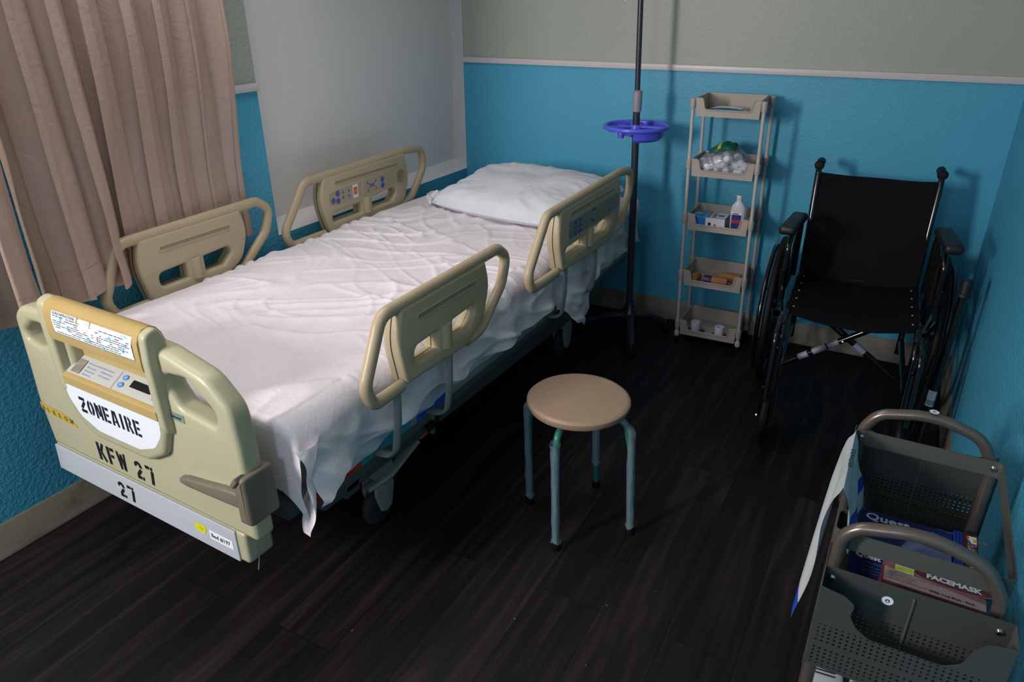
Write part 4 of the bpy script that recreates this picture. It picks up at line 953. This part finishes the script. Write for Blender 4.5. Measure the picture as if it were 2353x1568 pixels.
# ------------------------------------------------------------------ wheelchair
wa = math.radians(3.0); WO = Vector((2.036, -.385, 0)); WM = Matrix.Translation(WO) @ Matrix.Rotation(wa, 4, 'Z')
wc = thing('wheelchair', 'black folding wheelchair facing out of the back right corner', 'wheelchair', tuple(WO), wa)
def wp_(name, b, m, parent=None, **k): b.xf(WM); return part(name, b, m, parent or wc, **k)
for s in (-1, 1):
    b = MB()   # side frame
    tube(b, fillet([(s*.205, .055, .18), (s*.205, .03, .50), (s*.213, .115, .865), (s*.214, .16, .885), (s*.214, .20, .885)], [0, .2, .03, .02, 0], 6), .0115, 12)
    tube(b, fillet([(s*.208, .02, .47), (s*.208, -.43, .475), (s*.208, -.50, .42), (s*.208, -.53, .20)], [0, .05, .05, 0], 6), .011, 12)
    tube(b, [(s*.208, .03, .24), (s*.208, -.50, .26)], .0105, 10)
    tube(b, [(s*.208, -.47, .46), (s*.208, -.485, .24)], .0105, 10)
    sf = wp_('side_frame', b, M_wchrome)
    b = MB(); tube(b, [(s*.214, .13, .885), (s*.214, .235, .884)], [.0150, .0165], 14); lathe(b, [(0, -.012), (.014, -.010), (.019, .0), (.017, .012), (0, .014)], (s*.214, .130, .888), 'y', 16); wp_('push_handle', b, M_rub)
    # armrest with skirt panel
    b = MB(); tube(b, fillet([(s*.236, .0, .47), (s*.236, -.005, .715), (s*.245, -.20, .715), (s*.252, -.26, .66), (s*.252, -.27, .46)], [0, .04, .05, .04, 0], 6), .0105, 12); ar = wp_('armrest', b, M_wchrome)
    b = MB(); box(b, (s*.250, -.205, .737), (.058, .235, .034), .014, Matrix.Rotation(s*.10, 3, 'Z'), seg=4); wp_('arm_pad', b, M_pad, ar)
    b = MB(); slab(b, rp([(-.255, .50), (-.25, .655), (-.17, .69), (-.02, .69), (-.01, .50)], .02), -.0025, .0025, 0, (), frame((s*.236, 0, 0), (0, 1, 0), (0, 0, 1), (1, 0, 0))); wp_('skirt_guard', b, M_rub, ar)
    # rear wheel
    cx = s*.288; cy, cz, Rw = .02, .305, .290
    b = MB(); tube(b, [(cx, cy+Rw*math.cos(2*PI*k/60), cz+Rw*math.sin(2*PI*k/60)) for k in range(60)], .015, 10, closed=True, up=(1, 0, 0)); wh = wp_('rear_wheel', b, M_rub)
    b = MB(); tube(b, [(cx, cy+(Rw-.02)*math.cos(2*PI*k/60), cz+(Rw-.02)*math.sin(2*PI*k/60)) for k in range(60)], .009, 8, closed=True, up=(1, 0, 0), ry=.011)
    for k in range(8): a = 2*PI*k/8+.2; tube(b, [(cx, cy+.03*math.cos(a), cz+.03*math.sin(a)), (cx, cy+(Rw-.02)*math.cos(a), cz+(Rw-.02)*math.sin(a))], [.011, .008], 8, up=(1, 0, 0))
    lathe(b, [(0, -.03), (.03, -.03), (.034, 0), (.03, .03), (0, .03)], (cx, cy, cz), 'x', 20); wp_('wheel_rim', b, M_wchrome, wh)
    b = MB(); hx = s*.318; tube(b, [(hx, cy+.262*math.cos(2*PI*k/60), cz+.262*math.sin(2*PI*k/60)) for k in range(60)], .0095, 10, closed=True, up=(1, 0, 0))
    for k in range(6): a = 2*PI*k/6+.4; tube(b, [(hx, cy+.262*math.cos(a), cz+.262*math.sin(a)), (cx+s*.004, cy+.272*math.cos(a), cz+.272*math.sin(a))], .005, 6)
    wp_('hand_rim', b, M_wchrome, wh)
    b = MB(); lathe(b, [(0, -.004), (.012, -.004), (.014, .004), (0, .008)], (cx+s*.034, cy, cz), 'x', 12); wp_('axle_cap', b, M_chrome, wh)
    # front caster
    kx, ky = s*.215, -.540
    b = MB(); tube(b, [(kx, -.50, .20), (kx, -.50, .31)], .016, 12)
    for q in (-1, 1): tube(b, fillet([(kx+q*.012, -.50, .212), (kx+q*.024, -.51, .205), (kx+q*.024, ky, .10)], .01), .006, 8, up=(0, 1, 0), ry=.004)
    cf = wp_('front_caster', b, M_wchrome)
    b = MB(); lathe(b, [(.02, -.010), (.082, -.011), (.096, -.010), (.1, 0), (.096, .010), (.082, .011), (.02, .010)], (kx, ky, .10), 'x', 36); wp_('caster_wheel', b, M_rub, cf)
    b = MB(); lathe(b, [(0, -.003), (.007, -.003), (.008, .002), (0, .006)], (kx+(s*.030 if s < 0 else -.030), ky, .10), 'x', 10); wp_('axle_bolt', b, M_chrome, cf)
    # wheel lock lever
    b = MB(); tube(b, fillet([(s*.235, -.28, .42), (s*.245, -.31, .50), (s*.250, -.33, .57)], .02), .006, 8); tube(b, [(s*.249, -.322, .54), (s*.252, -.338, .60)], .009, 8, mi=1); wp_('wheel_lock', b, [M_chrome, M_rub])
    for k in range(5):
        b = MB(); lathe(b, [(0, .003), (.003, .002), (.0038, 0)], (s*.190, -.06-.085*k, .4905), 'z', 8); wp_('seat_screw', b, M_steelp)
    # footrest hanger
    b = MB(); tube(b, fillet([(s*.222, -.44, .46), (s*.224, -.545, .43), (s*.224, -.585, .20)], [0, .05, 0], 6), .0095, 10); tube(b, [(s*.224, -.45, .38), (s*.224, -.54, .36)], .008, 8); wp_('legrest_hanger', b, M_wchrome)
def sling(p, nU_=24, nV_=20, th=.004):
    b = MB(); vs = [p(i/nU_, j/nV_) for j in range(nV_+1) for i in range(nU_+1)]; n = nU_+1
    fs = [[j*n+i, j*n+i+1, (j+1)*n+i+1, (j+1)*n+i] for j in range(nV_) for i in range(nU_)]
    b.add(vs, fs); return b
def thick(b, d):
    N = len(b.v); f0 = list(b.f); b.v += [p+Vector(d) for p in b.v]; b.f += [[i+N for i in f] for f in f0]; b.m += [0]*len(f0)
    from collections import Counter
    ed = Counter()
    for f in f0:
        for i in range(len(f)): ed[tuple(sorted((f[i], f[(i+1) % len(f)])))] += 1
    for (a, c), k in ed.items():
        if k == 1: b.f.append([a, c, c+N, a+N]); b.m.append(0)
    return b
def seatp(u, v):
    x = -.210+.42*u; sag = 4*u*(1-u); return Vector((x, -.425+.42*v, .490 - .022*sag - (.006*sag*(1-v)) + .004*noise.noise((u*4, v*4, 2)) - .010*max(0, 1-v*9)))
wp_('seat', thick(sling(seatp), (0, 0, -.007)), M_vinyl)
def backp(u, v):
    x = (-.209+.418*u)*(1+.03*v); sag = 4*u*(1-u); y = .006+.107*v**1.1 + .016*sag*v; return Vector((x, y, .462+.403*v - .010*sag*v + .004*noise.noise((u*3, v*5, 1))))
wp_('backrest', thick(sling(backp), (0, .008, 0)), M_vinyl)
b = MB(); bx(b, -.02, .028, -.012, -.004, .484, .488); wp_('seat_tag', b, M_chrome, label='thin pale tag at the rear of the seat')
b = MB(); tube(b, [(-.205, -.20, .165), (.190, -.215, .455)], .0125, 12); xb = wp_('cross_brace', b, M_wchrome)
b = MB()
def slv(b, A, B, t0, t1, r_, mi): A, B = Vector(A), Vector(B); tube(b, [A.lerp(B, t0), A.lerp(B, t1)], r_, 14, mi=mi)
for t0, t1 in ((.14, .22), (.26, .37), (.385, .47)): slv(b, (-.205, -.20, .165), (.190, -.215, .455), t0, t1, .0131, 0)
wp_('white_sticker', b, mat('silver grey sticker', '#8e8ea2', .4), xb)
b = MB(); tube(b, [(.205, -.17, .165), (-.190, -.185, .455)], .0125, 12); xb2 = wp_('cross_brace', b, M_wchrome)
b = MB(); slv(b, (.205, -.17, .165), (-.190, -.185, .455), .33, .43, .0131, 0); wp_('white_sticker', b, mat('silver blue sticker', '#8a90a6', .4), xb2)
b = MB(); lathe(b, [(0, .0), (.006, -.001), (.006, -.004), (0, -.007)], (-.006, -.221, .308), 'y', 10); wp_('brace_bolt', b, M_chrome, xb)

# ------------------------------------------------------------------ tube with rubber cap, leaning by the wall
A = Vector((2.372, -.70, .600)); B_ = Vector((2.352, -.765, .018))
lp = thing('tubular_leg_rest', 'black tube with ribbed rubber cap and white sticker, standing between wheelchair and right wall', 'leg rest', (B_.x, B_.y, 0))
b = MB(); tube(b, [B_, A], .0135, 16); tube(b, [B_+Vector((-.028, .01, .0)), B_.lerp(A, .60)+Vector((-.026, .01, 0))], .010, 12); part('tube', b, M_wchrome, lp)
d = (A-B_).normalized(); b = MB(); tube(b, [A-d*.012, A-d*.010, A+d*.0, A+d*.002, A+d*.010, A+d*.045, A+d*.050], [.017, .022, .022, .0175, .0178, .0195, .014], 18); part('rubber_cap', b, M_pad, lp)
b = MB(); c = B_.lerp(A, .30); e = B_.lerp(A, .40); tube(b, [c, e], .0142, 20); part('white_sticker', b, mat('pale blue sticker', '#a9b6c8', .4), lp)
b = MB(); 
for k in range(4): q0 = B_.lerp(A, .312+.008*k); tube(b, [q0, q0+d*.002], .01435, 20, caps=False)
part('barcode', b, M_black, lp)
b = MB(); tube(b, [B_+Vector((-.03, 0, 0)), B_+Vector((0, 0, 0))], .014, 12); part('tube_clamp', b, M_rub, lp)

# ------------------------------------------------------------------ rolling cart
CX0, CX1, CY0, CY1 = 2.142, 2.398, -2.282, -1.936
cart = thing('rolling_cart', 'charcoal metal rolling cart with arched handles by the right wall', 'cart', ((CX0+CX1)/2, (CY0+CY1)/2, 0))
b = MB(); o_ = rp([(CX0, CY0), (CX1, CY0), (CX1, CY1), (CX0, CY1)], .012); i_ = rp([(CX0+.0025, CY0+.0025), (CX1-.0025, CY0+.0025), (CX1-.0025, CY1-.0025), (CX0+.0025, CY1-.0025)], .010)
slab(b, o_, .668, .701, 0, [i_]); part('top_band', b, M_cart, cart)
for y, ze in ((CY1+.0135, -.010), (CY0-.0135, -.022)):
    b = MB(); x0, x1 = CX0+.013, CX1-.013
    path = fillet([(x0, y, .02), (x0, y, .700), (x0+.022, y, .748+ze), ((x0+x1)/2, y, .770+ze), (x1-.03, y, .744+ze), (x1, y, .690+ze), (x1, y, .02)], [0, .05, .05, .25, .06, .05, 0], 9)
    tube(b, path, .0108, 16); hd = part('end_frame', b, M_carth, cart)
    for x in (x0, x1):
        b = MB(); lathe(b, [(0, -.009), (.019, -.009), (.023, -.005), (.023, .005), (.019, .009), (0, .009)], (x, y, .023), 'x', 18); part('caster_wheel', b, M_rub, hd)
        if y > -2: b = MB(); lathe(b, [(0, -.0045), (.004, -.004), (.0065, 0)], (x, CY1-.003, .685), 'y', 12); part('screw', b, M_chrome, hd)
b = MB(); flat(b, circ(0, 0, .0085, 20), .0, frame((2.267, CY1+.0135-.004, .7695+.0008), (1, 0, 0), (0, 1, 0), (0, 0, 1))); text(b, 'A', .010, frame((2.2635, CY1+.0135-.0075, .7695+.0012), (1, 0, 0), (0, 1, 0), (0, 0, 1)), 1); part('round_sticker', b, [M_white, M_black], cart, smooth=False)
def tray(zr, zf_):
    b = MB(); X0, X1, Y0, Y1 = CX0+.022, CX1+.014, CY0+.004, CY1+.02
    X0, X1, Y0, Y1 = CX0+.004, CX1-.003, CY0+.004, CY1-.004
    o = rp([(X0, Y0), (X1, Y0), (X1, Y1), (X0, Y1)], .022); i = rp([(X0+.003, Y0+.003), (X1-.003, Y0+.003), (X1-.003, Y1-.003), (X0+.003, Y1-.003)], .020)
    slab(b, o, zf_, zr, 0, [i]); slab(b, i, zf_, zf_+.003); part('tray', b, M_cart, cart)
tray(.505, .462); tray(.30, .24); tray(.10, .06)
# perforated baskets hanging on both ends
def perf(name):
    m = bpy.data.materials.new(name); m.use_nodes = True; t = NT(m); bs = t.n['Principled BSDF']; out = t.n['Material Output']
    bs.inputs['Base Color'].default_value = lin('#434744'); bs.inputs['Roughness'].default_value = .5; bs.inputs['Metallic'].default_value = .25
    g = t.new('ShaderNodeNewGeometry'); sp = t.new('ShaderNodeSeparateXYZ'); t.link(g.outputs['Position'], sp.inputs[0])
    def M2(op, a, bb=None):
        n = t.new('ShaderNodeMath', operation=op)
        for i, q_ in enumerate((a, bb)):
            if q_ is None: continue
            if isinstance(q_, (int, float)): n.inputs[i].default_value = q_
            else: t.link(q_, n.inputs[i])
        return n.outputs[0]
    s = .0088; z = sp.outputs[2]; x = M2('ADD', sp.outputs[0], M2('MULTIPLY', M2('FRACT', M2('MULTIPLY', M2('FLOOR', M2('DIVIDE', z, s*.9)), .5)), 0))
    fx = M2('SUBTRACT', M2('FRACT', M2('DIVIDE', x, s)), .5); fz = M2('SUBTRACT', M2('FRACT', M2('DIVIDE', z, s*.95)), .5)
    d2 = M2('ADD', M2('MULTIPLY', fx, fx), M2('MULTIPLY', fz, fz)); hole = M2('LESS_THAN', d2, .058)
    inz = M2('MULTIPLY', M2('GREATER_THAN', z, .505), M2('LESS_THAN', z, .590)); gap = M2('SUBTRACT', 1.0, M2('MULTIPLY', M2('GREATER_THAN', z, .5435), M2('LESS_THAN', z, .5520)))
    inx = M2('MULTIPLY', M2('GREATER_THAN', sp.outputs[0], 2.1455), M2('LESS_THAN', sp.outputs[0], 2.392))
    fac = M2('MULTIPLY', M2('MULTIPLY', hole, inz), M2('MULTIPLY', gap, inx))
    tp = t.new('ShaderNodeBsdfTransparent'); ms = t.new('ShaderNodeMixShader'); t.link(fac, ms.inputs[0]); t.link(bs.outputs[0], ms.inputs[1]); t.link(tp.outputs[0], ms.inputs[2]); t.link(ms.outputs[0], out.inputs[0]); return m
M_perf = perf('perforated charcoal steel')
def basket(yb, yf, lab):
    s = 1 if yf > yb else -1; zt, zb = .664, .498; t_ = .0015
    root = thing('hanging_basket', lab, 'basket', ((CX0+CX1)/2, (yb+yf)/2, zb), 0, 'perforated baskets hooked on the cart ends')
    Fr = lambda y: frame((0, y, 0), (1, 0, 0), (0, 0, 1), (0, -1, 0))
    x0, x1 = CX0+.0, CX1+.004
    b = MB(); slab(b, [(x0, zb), (x1, zb), (x1, zt), (x0, zt)], -t_/2, t_/2, 0, (), Fr(yb)); part('back_panel', b, M_perf, root, smooth=False)
    b = MB(); fo = rp([(x0, zb), (x1, zb), (x1, zt), (x1-.034, zt-.007), (x1-.050, zt-.028), (x1-.056, zt-.058), (x1-.078, zt-.074), (x0+.082, zt-.074), (x0+.060, zt-.060), (x0+.048, zt-.040), (x0+.052, zt-.018), (x0+.036, zt-.006), (x0, zt)],
                      [.004, .004, .002, .015, .02, .02, .02, .02, .015, .015, .012, .015, .002])
    slab(b, fo, -t_/2, t_/2, 0, (), Fr(yf)); part('front_panel', b, M_perf, root, smooth=False)
    b = MB()
    for x in (x0, x1): bx(b, x-.00075, x+.00075, min(yb, yf), max(yb, yf), zb, zt)
    bx(b, x0, x1, min(yb, yf), max(yb, yf), zb, zb+.0015); bx(b, (x0+x1)/2-.002, (x0+x1)/2+.002, yb-.001, yb+s*.004, zb, zt-.01, .0015)
    part('basket_shell', b, M_cart, root, smooth=False); return root
bk = basket(-2.332, -2.384, 'perforated metal basket hooked on the near end of the cart, with a wavy cut front')
basket(-1.908, -1.856, 'perforated metal basket hooked on the far end of the cart, behind the glove boxes')
b = MB(); flat(b, circ(2.238, .634, .0085, 20, .0085), .0, frame((0, -2.334, 0), (1, 0, 0), (0, 0, 1), (0, -1, 0))); flat(b, circ(2.238, .634, .0035, 6), .0004, frame((0, -2.334, 0), (1, 0, 0), (0, 0, 1), (0, -1, 0)), 1); flat(b, circ(2.238, .634, .0018, 6), .0008, frame((0, -2.334, 0), (1, 0, 0), (0, 0, 1), (0, -1, 0))); part('round_sticker', b, [M_white, M_black], bk, smooth=False)
for x in (2.155, 2.386): b = MB(); lathe(b, [(0, -.005), (.004, -.004), (.006, 0)], (x, -2.3335, .643), 'y', 12); part('screw_head', b, M_chrome, bk)

# boxes in the top tray
FT = .4655
m_cr = mat('pale silver print', '#b9c0d2', .35); m_wh = mat('white lettering', '#d5d9e2', .4); m_ltb = mat('light blue box print', '#5f83b8', .35)
def pbox(name, c, d, rz, mats, deco, label, cat, group=None):
    Mx = Matrix.Translation(c) @ Matrix.Rotation(rz, 4, 'Z'); b = MB(); box(b, (0, 0, d[2]/2), d, .0012, mi=0, seg=1)
    deco(b, d); b.xf(Mx); return solo(name, b, mats, label, cat, group, smooth=False)
def topM(d, w=.0004): return frame((0, 0, d[2]+w), (1, 0, 0), (0, 1, 0), (0, 0, 1))
def frontM(d, w=.0004): return frame((0, -d[1]/2-w, 0), (1, 0, 0), (0, 0, 1), (0, -1, 0))
def quest(b, d, fade=True):
    T = topM(d); F = frontM(d)
    if fade: flat(b, [(-d[0]*.10, -d[1]/2+.001), (d[0]/2-.002, -d[1]/2+.001), (d[0]/2-.002, -.01), (d[0]*.05, .002)], 0, T, 2)
    text(b, 'Quest', .030, T @ Matrix.Translation((-d[0]/2+.012, d[1]/2-.030, .0004)), 1, .03, 1.05)
    text(b, 'White Nitrile Powder-Free', .008, T @ Matrix.Translation((-d[0]/2+.026, d[1]/2-.041, .0004)), 3)
    text(b, 'Examination Gloves', .007, T @ Matrix.Translation((-d[0]/2+.026, d[1]/2-.051, .0004)), 3)
    text(b, 'Quest', .0165, F @ Matrix.Translation((-d[0]/2+.007, d[2]-.022, .0004)), 1, .03, 1.05); text(b, 'White Nitrile Pow', .006, F @ Matrix.Translation((-d[0]/2+.022, d[2]-.033, .0004)), 3)
    for k in range(3): text(b, '100 medium gloves textured', .0045, F @ Matrix.Translation((-d[0]/2+.022, d[2]-.042-.007*k, .0004)), 3)
    flat(b, circ(d[0]*.30, d[1]*.30, .008, 8), .0004, T, 4)
QD = (.188, .115, .075)
pbox('glove_box', (2.266, -2.033, FT), (.166, .125, .075), 0, [M_card, m_wh, mat('silver blue gradient print', '#5c678c', .35), m_ltb, M_cyan], quest, 'navy glove box with white lettering lying in the cart tray', 'box')
def blue_d(b, d):
    T = topM(d); 
    for k in range(3): rect(b, -d[0]/2+.002+k*.006, -d[0]/2+.005+k*.006, -d[1]/2, d[1]/2, 0, T, 1)
def multi(b, d):
    T = topM(d); r_ = random.Random(11)
    for k in range(90):
        u = r_.uniform(-d[0]/2+.006, d[0]/2-.006); v = r_.uniform(-d[1]/2+.008, d[1]/2-.012); a = r_.uniform(0, 6); s = r_.uniform(.002, .005)
        flat(b, [(u+s*math.cos(a+q_), v+s*1.5*math.sin(a+q_)) for q_ in (0, 1.7, 3.2, 4.6)], .0002+k*.00001, T, 1+k % 5)
    rect(b, -d[0]/2+.008, d[0]/2-.003, d[1]/2-.034, d[1]/2-.012, .001, T, 6); rect(b, -d[0]/2+.014, d[0]/2-.004, d[1]/2-.030, d[1]/2-.019, .0014, T, 7); text(b, '$12.99', .008, T @ Matrix.Translation((-d[0]/2+.016, d[1]/2-.0285, .0017)), 8)
pbox('bandage_box', (2.3585, -2.035, FT+.001), (.015, .15, .076), 0, [mat('royal blue box', '#1c3f9c', .35), mat('deep blue stripe', '#0e2468', .35)], blue_d, 'narrow royal blue box standing between glove box and multicoloured box in the cart', 'box')
pbox('playing_card_box', (2.3795, -2.035, FT+.001), (.024, .15, .078), 0, [mat('dark red ground', '#3a1e28', .4), mat('orange print2', '#c7552a', .4), mat('blue print2', '#2b57b0', .4), mat('green print2', '#2c6b43', .4), mat('yellow print2', '#c9a53a', .4), mat('red print2', '#a52a2a', .4), M_white, M_yellow, M_orange], multi, 'small multicoloured patterned box with yellow price sticker, at the wall side of the cart', 'box')
def mask(b, d):
    T = topM(d)
    flat(b, [(-d[0]/2, -d[1]/2+.001), (d[0]/2, -d[1]/2+.001), (d[0]/2, -d[1]/2+.018), (d[0]*.12, -d[1]*.24), (-d[0]/2, -.014)], .0002, T, 1)
    flat(b, [(-d[0]/2, -.014), (d[0]*.12, -d[1]*.24), (d[0]/2, -d[1]/2+.018), (d[0]/2, -d[1]/2+.030), (d[0]*.06, -d[1]*.12), (-d[0]/2, .006)], .0002, T, 2)
    flat(b, circ(.030, -.006, .064, 32, .0165), .0006, T, 1); flat(b, circ(.030, -.006, .062, 32, .0152), .0009, T, 4)
    text(b, 'FACEMASK', .0165, T @ Matrix.Translation((-.012, -.0125, .0012)), 3, .05, 1.02)
    for k, q_ in enumerate(('General purpose use, non-sterile, single use', '3 ply for fluid resistance', 'Soft elastic ear loops', 'Adjustable nose guard for perfect custom fit')): text(b, '- '+q_, .0043, T @ Matrix.Translation((-d[0]/2+.006, -.027-.0056*k, .0012)), 5)
    text(b, '50 Ear Loop Masks - Black', .0062, T @ Matrix.Translation((-.006, -d[1]/2+.0065, .0012)), 5, .03, 1.0)
    text(b, 'TIDI', .012, T @ Matrix.Translation((-d[0]/2+.008, .008, .0012)), 3, .04); rect(b, -d[0]/2+.008, -d[0]/2+.026, .003, .005, .0012, T, 3)
    rect(b, -d[0]/2+.016, -d[0]/2+.046, -.020, -.001, .0014, T, 3); rect(b, -d[0]/2+.016, -d[0]/2+.046, -.016, -.006, .0017, T, 6)
mm = [mat('maroon box print', '#7a3438', .38), mat('pale pink print', '#b09590', .38), mat('dusty pink print', '#8d5a5a', .38), m_wh, mat('deep maroon', '#5e2126', .38), mat('brown lettering', '#4a2226', .5), M_yellow]
pbox('mask_box', (2.312, -2.168, FT), (.154, .102, .056), math.radians(-2), mm, lambda b, d: None, 'maroon mask box underneath an identical one in the cart tray', 'box', 'maroon mask boxes stacked in the cart')
pbox('mask_box', (2.312, -2.1675, FT+.0568), (.154, .105, .057), math.radians(-1), mm, mask, 'maroon and pink facemask box with yellow price sticker, lying on top in the cart tray', 'box', 'maroon mask boxes stacked in the cart')
# white folded package hung over the cart's left band
b = MB(); nA, nB = 26, 40; vs = []; zT = .704
for i in range(nA+1):
    s = i/nA; y = -2.165 + .205*s
    for j in range(nB+1):
        t = j/nB*2-1          # -1 outside (left), 1 inside
        if t < 0:
            L_ = (.235 if s < .45 else .235-.09*(s-.45)/.55) ; dd = (-t)*L_
            x = CX0-.006-.022*(dd/.2)**.8-.006*math.sin(s*7+dd*30)*min(1, dd*12); z = zT-dd + .0; yy = y-.10*(dd/.235)**1.5*(1-s)
        else:
            L_ = .135+.02*s; dd = t*L_; x = CX0+.006+.22*dd+.005*math.sin(s*9+dd*40)*min(1, dd*12); z = zT-dd; yy = y+.02*dd*4*s
        e = max(0, 1-abs(t)*9); x = x*(1-e)+(CX0+.001)*e; z += .004*e + .0025*noise.noise((s*9, t*7, 2))
        vs.append((x, yy, z))
n = nB+1
faces = [[i*n+j, i*n+j+1, (i+1)*n+j+1, (i+1)*n+j] for i in range(nA) for j in range(nB)]
b.add(vs, faces); 
for k, f in enumerate(faces):
    jj = k % nB
    if jj < 2 or (nB-7 <= jj < nB-4): b.m[k] = 1
thick(b, (.0, 0, -.0018)); b.m[len(faces):2*len(faces)] = b.m[:len(faces)]
pk = solo('white_package', b, [mat('white crinkled film', '#c2c9cc', .35, bump=.3, bscale=40, bdist=.003), mat('blue printed edge', '#1f49b8', .4)], 'folded white plastic package with blue edge hung over the left rim of the cart', 'package', ang=70)
b = MB(); TP = frame((CX0-.0075, -2.105, .7035), (0, 1, 0), (-.35, 0, -1), (-1, 0, .35)); TP = frame((CX0-.004, -2.10, .7062), (0, 1, 0), (-.8, 0, .05), (0, 0, 1))
text(b, 'RECTANGLE', .0115, frame((CX0+.0075, -2.10, .7105), (0, 1, 0), (-1, 0, .0), (0, 0, 1)), 0, .02)
part('lettering', b, M_black, pk, smooth=False)
# white packets in the lower tray
for i, (x, y, rz_) in enumerate(((2.19, -2.205, .1), (2.26, -2.20, -.12))):
    b = MB(); box(b, (0, 0, .028), (.062, .135, .05), .008); text(b, '5"' if i else '3', .026, frame((-.012, -.055, .0545), (1, 0, 0), (0, 1, 0), (0, 0, 1)), 1, .03)
    for k in range(3): rect(b, -.025, .015, .002+k*.009, .005+k*.009, .0545, Matrix(), 1)
    b.xf(Matrix.Translation((x, y, .2435)) @ Matrix.Rotation(rz_, 4, 'Z'))
    solo('gauze_packet', b, [mat('white packet paper', '#b9c0c4', .45), M_black], ('left' if i == 0 else 'right') + ' one of two white packets in the lower tray, seen below the near basket', 'packet', 'white packets in the lower cart tray')

# ------------------------------------------------------------------ light
def area(name, loc, tgt, sx, sy, power, col):
    l = bpy.data.lights.new(name, 'AREA'); l.shape = 'RECTANGLE'; l.size = sx; l.size_y = sy; l.energy = power; l.color = col
    o = bpy.data.objects.new(name, l); COL.objects.link(o); o.location = loc
    o.rotation_euler = (Vector(tgt)-Vector(loc)).to_track_quat('-Z', 'Y').to_euler(); return o
area('window_daylight', (.12, -4.45, 1.66), (1.6, -1.0, .8), .42, .70, 74, (1, .92, .88))
area('doorway_daylight', (1.55, -4.85, 1.75), (1.2, 0, 1.1), .5, .9, 10, (.80, .90, 1))
al = area('overhead_fill', (.46, -2.1, 2.45), (.60, -1.9, 0), .7, 1.6, 11, (1, .95, .97))  # added soft fill above the bed, not a fixture of the room
al.data.spread = math.radians(125)
w = bpy.data.worlds.new('world'); sc.world = w; w.use_nodes = True
w.node_tree.nodes['Background'].inputs[0].default_value = (.55, .72, 1, 1); w.node_tree.nodes['Background'].inputs[1].default_value = .2

# ------------------------------------------------------------------ camera (solved from the room's lines)
cx, cy, cz, yaw, pit, roll, fk = 2.1301, -3.3525, 1.4927, -.5054, -.4467, -.0061, 1649.2
f = Vector((math.sin(yaw)*math.cos(pit), math.cos(yaw)*math.cos(pit), math.sin(pit))); r = Vector((math.cos(yaw), -math.sin(yaw), 0)); u = r.cross(f)
r2 = r*math.cos(roll)+u*math.sin(roll); u2 = -r*math.sin(roll)+u*math.cos(roll)
cam = bpy.data.cameras.new('camera'); co = bpy.data.objects.new('camera', cam); COL.objects.link(co)
Mc = Matrix.Identity(4)
for i in range(3): Mc[i][0] = r2[i]; Mc[i][1] = u2[i]; Mc[i][2] = -f[i]; Mc[i][3] = (cx, cy, cz)[i]
co.matrix_world = Mc; cam.sensor_fit = 'HORIZONTAL'; cam.sensor_width = 36; cam.lens = fk/2353*36; cam.clip_start = .02
sc.camera = co
vs_ = sc.view_settings; vs_.view_transform = 'Standard'; vs_.look = 'None'; vs_.exposure = 0.07; vs_.gamma = 1; vs_.use_curve_mapping = False
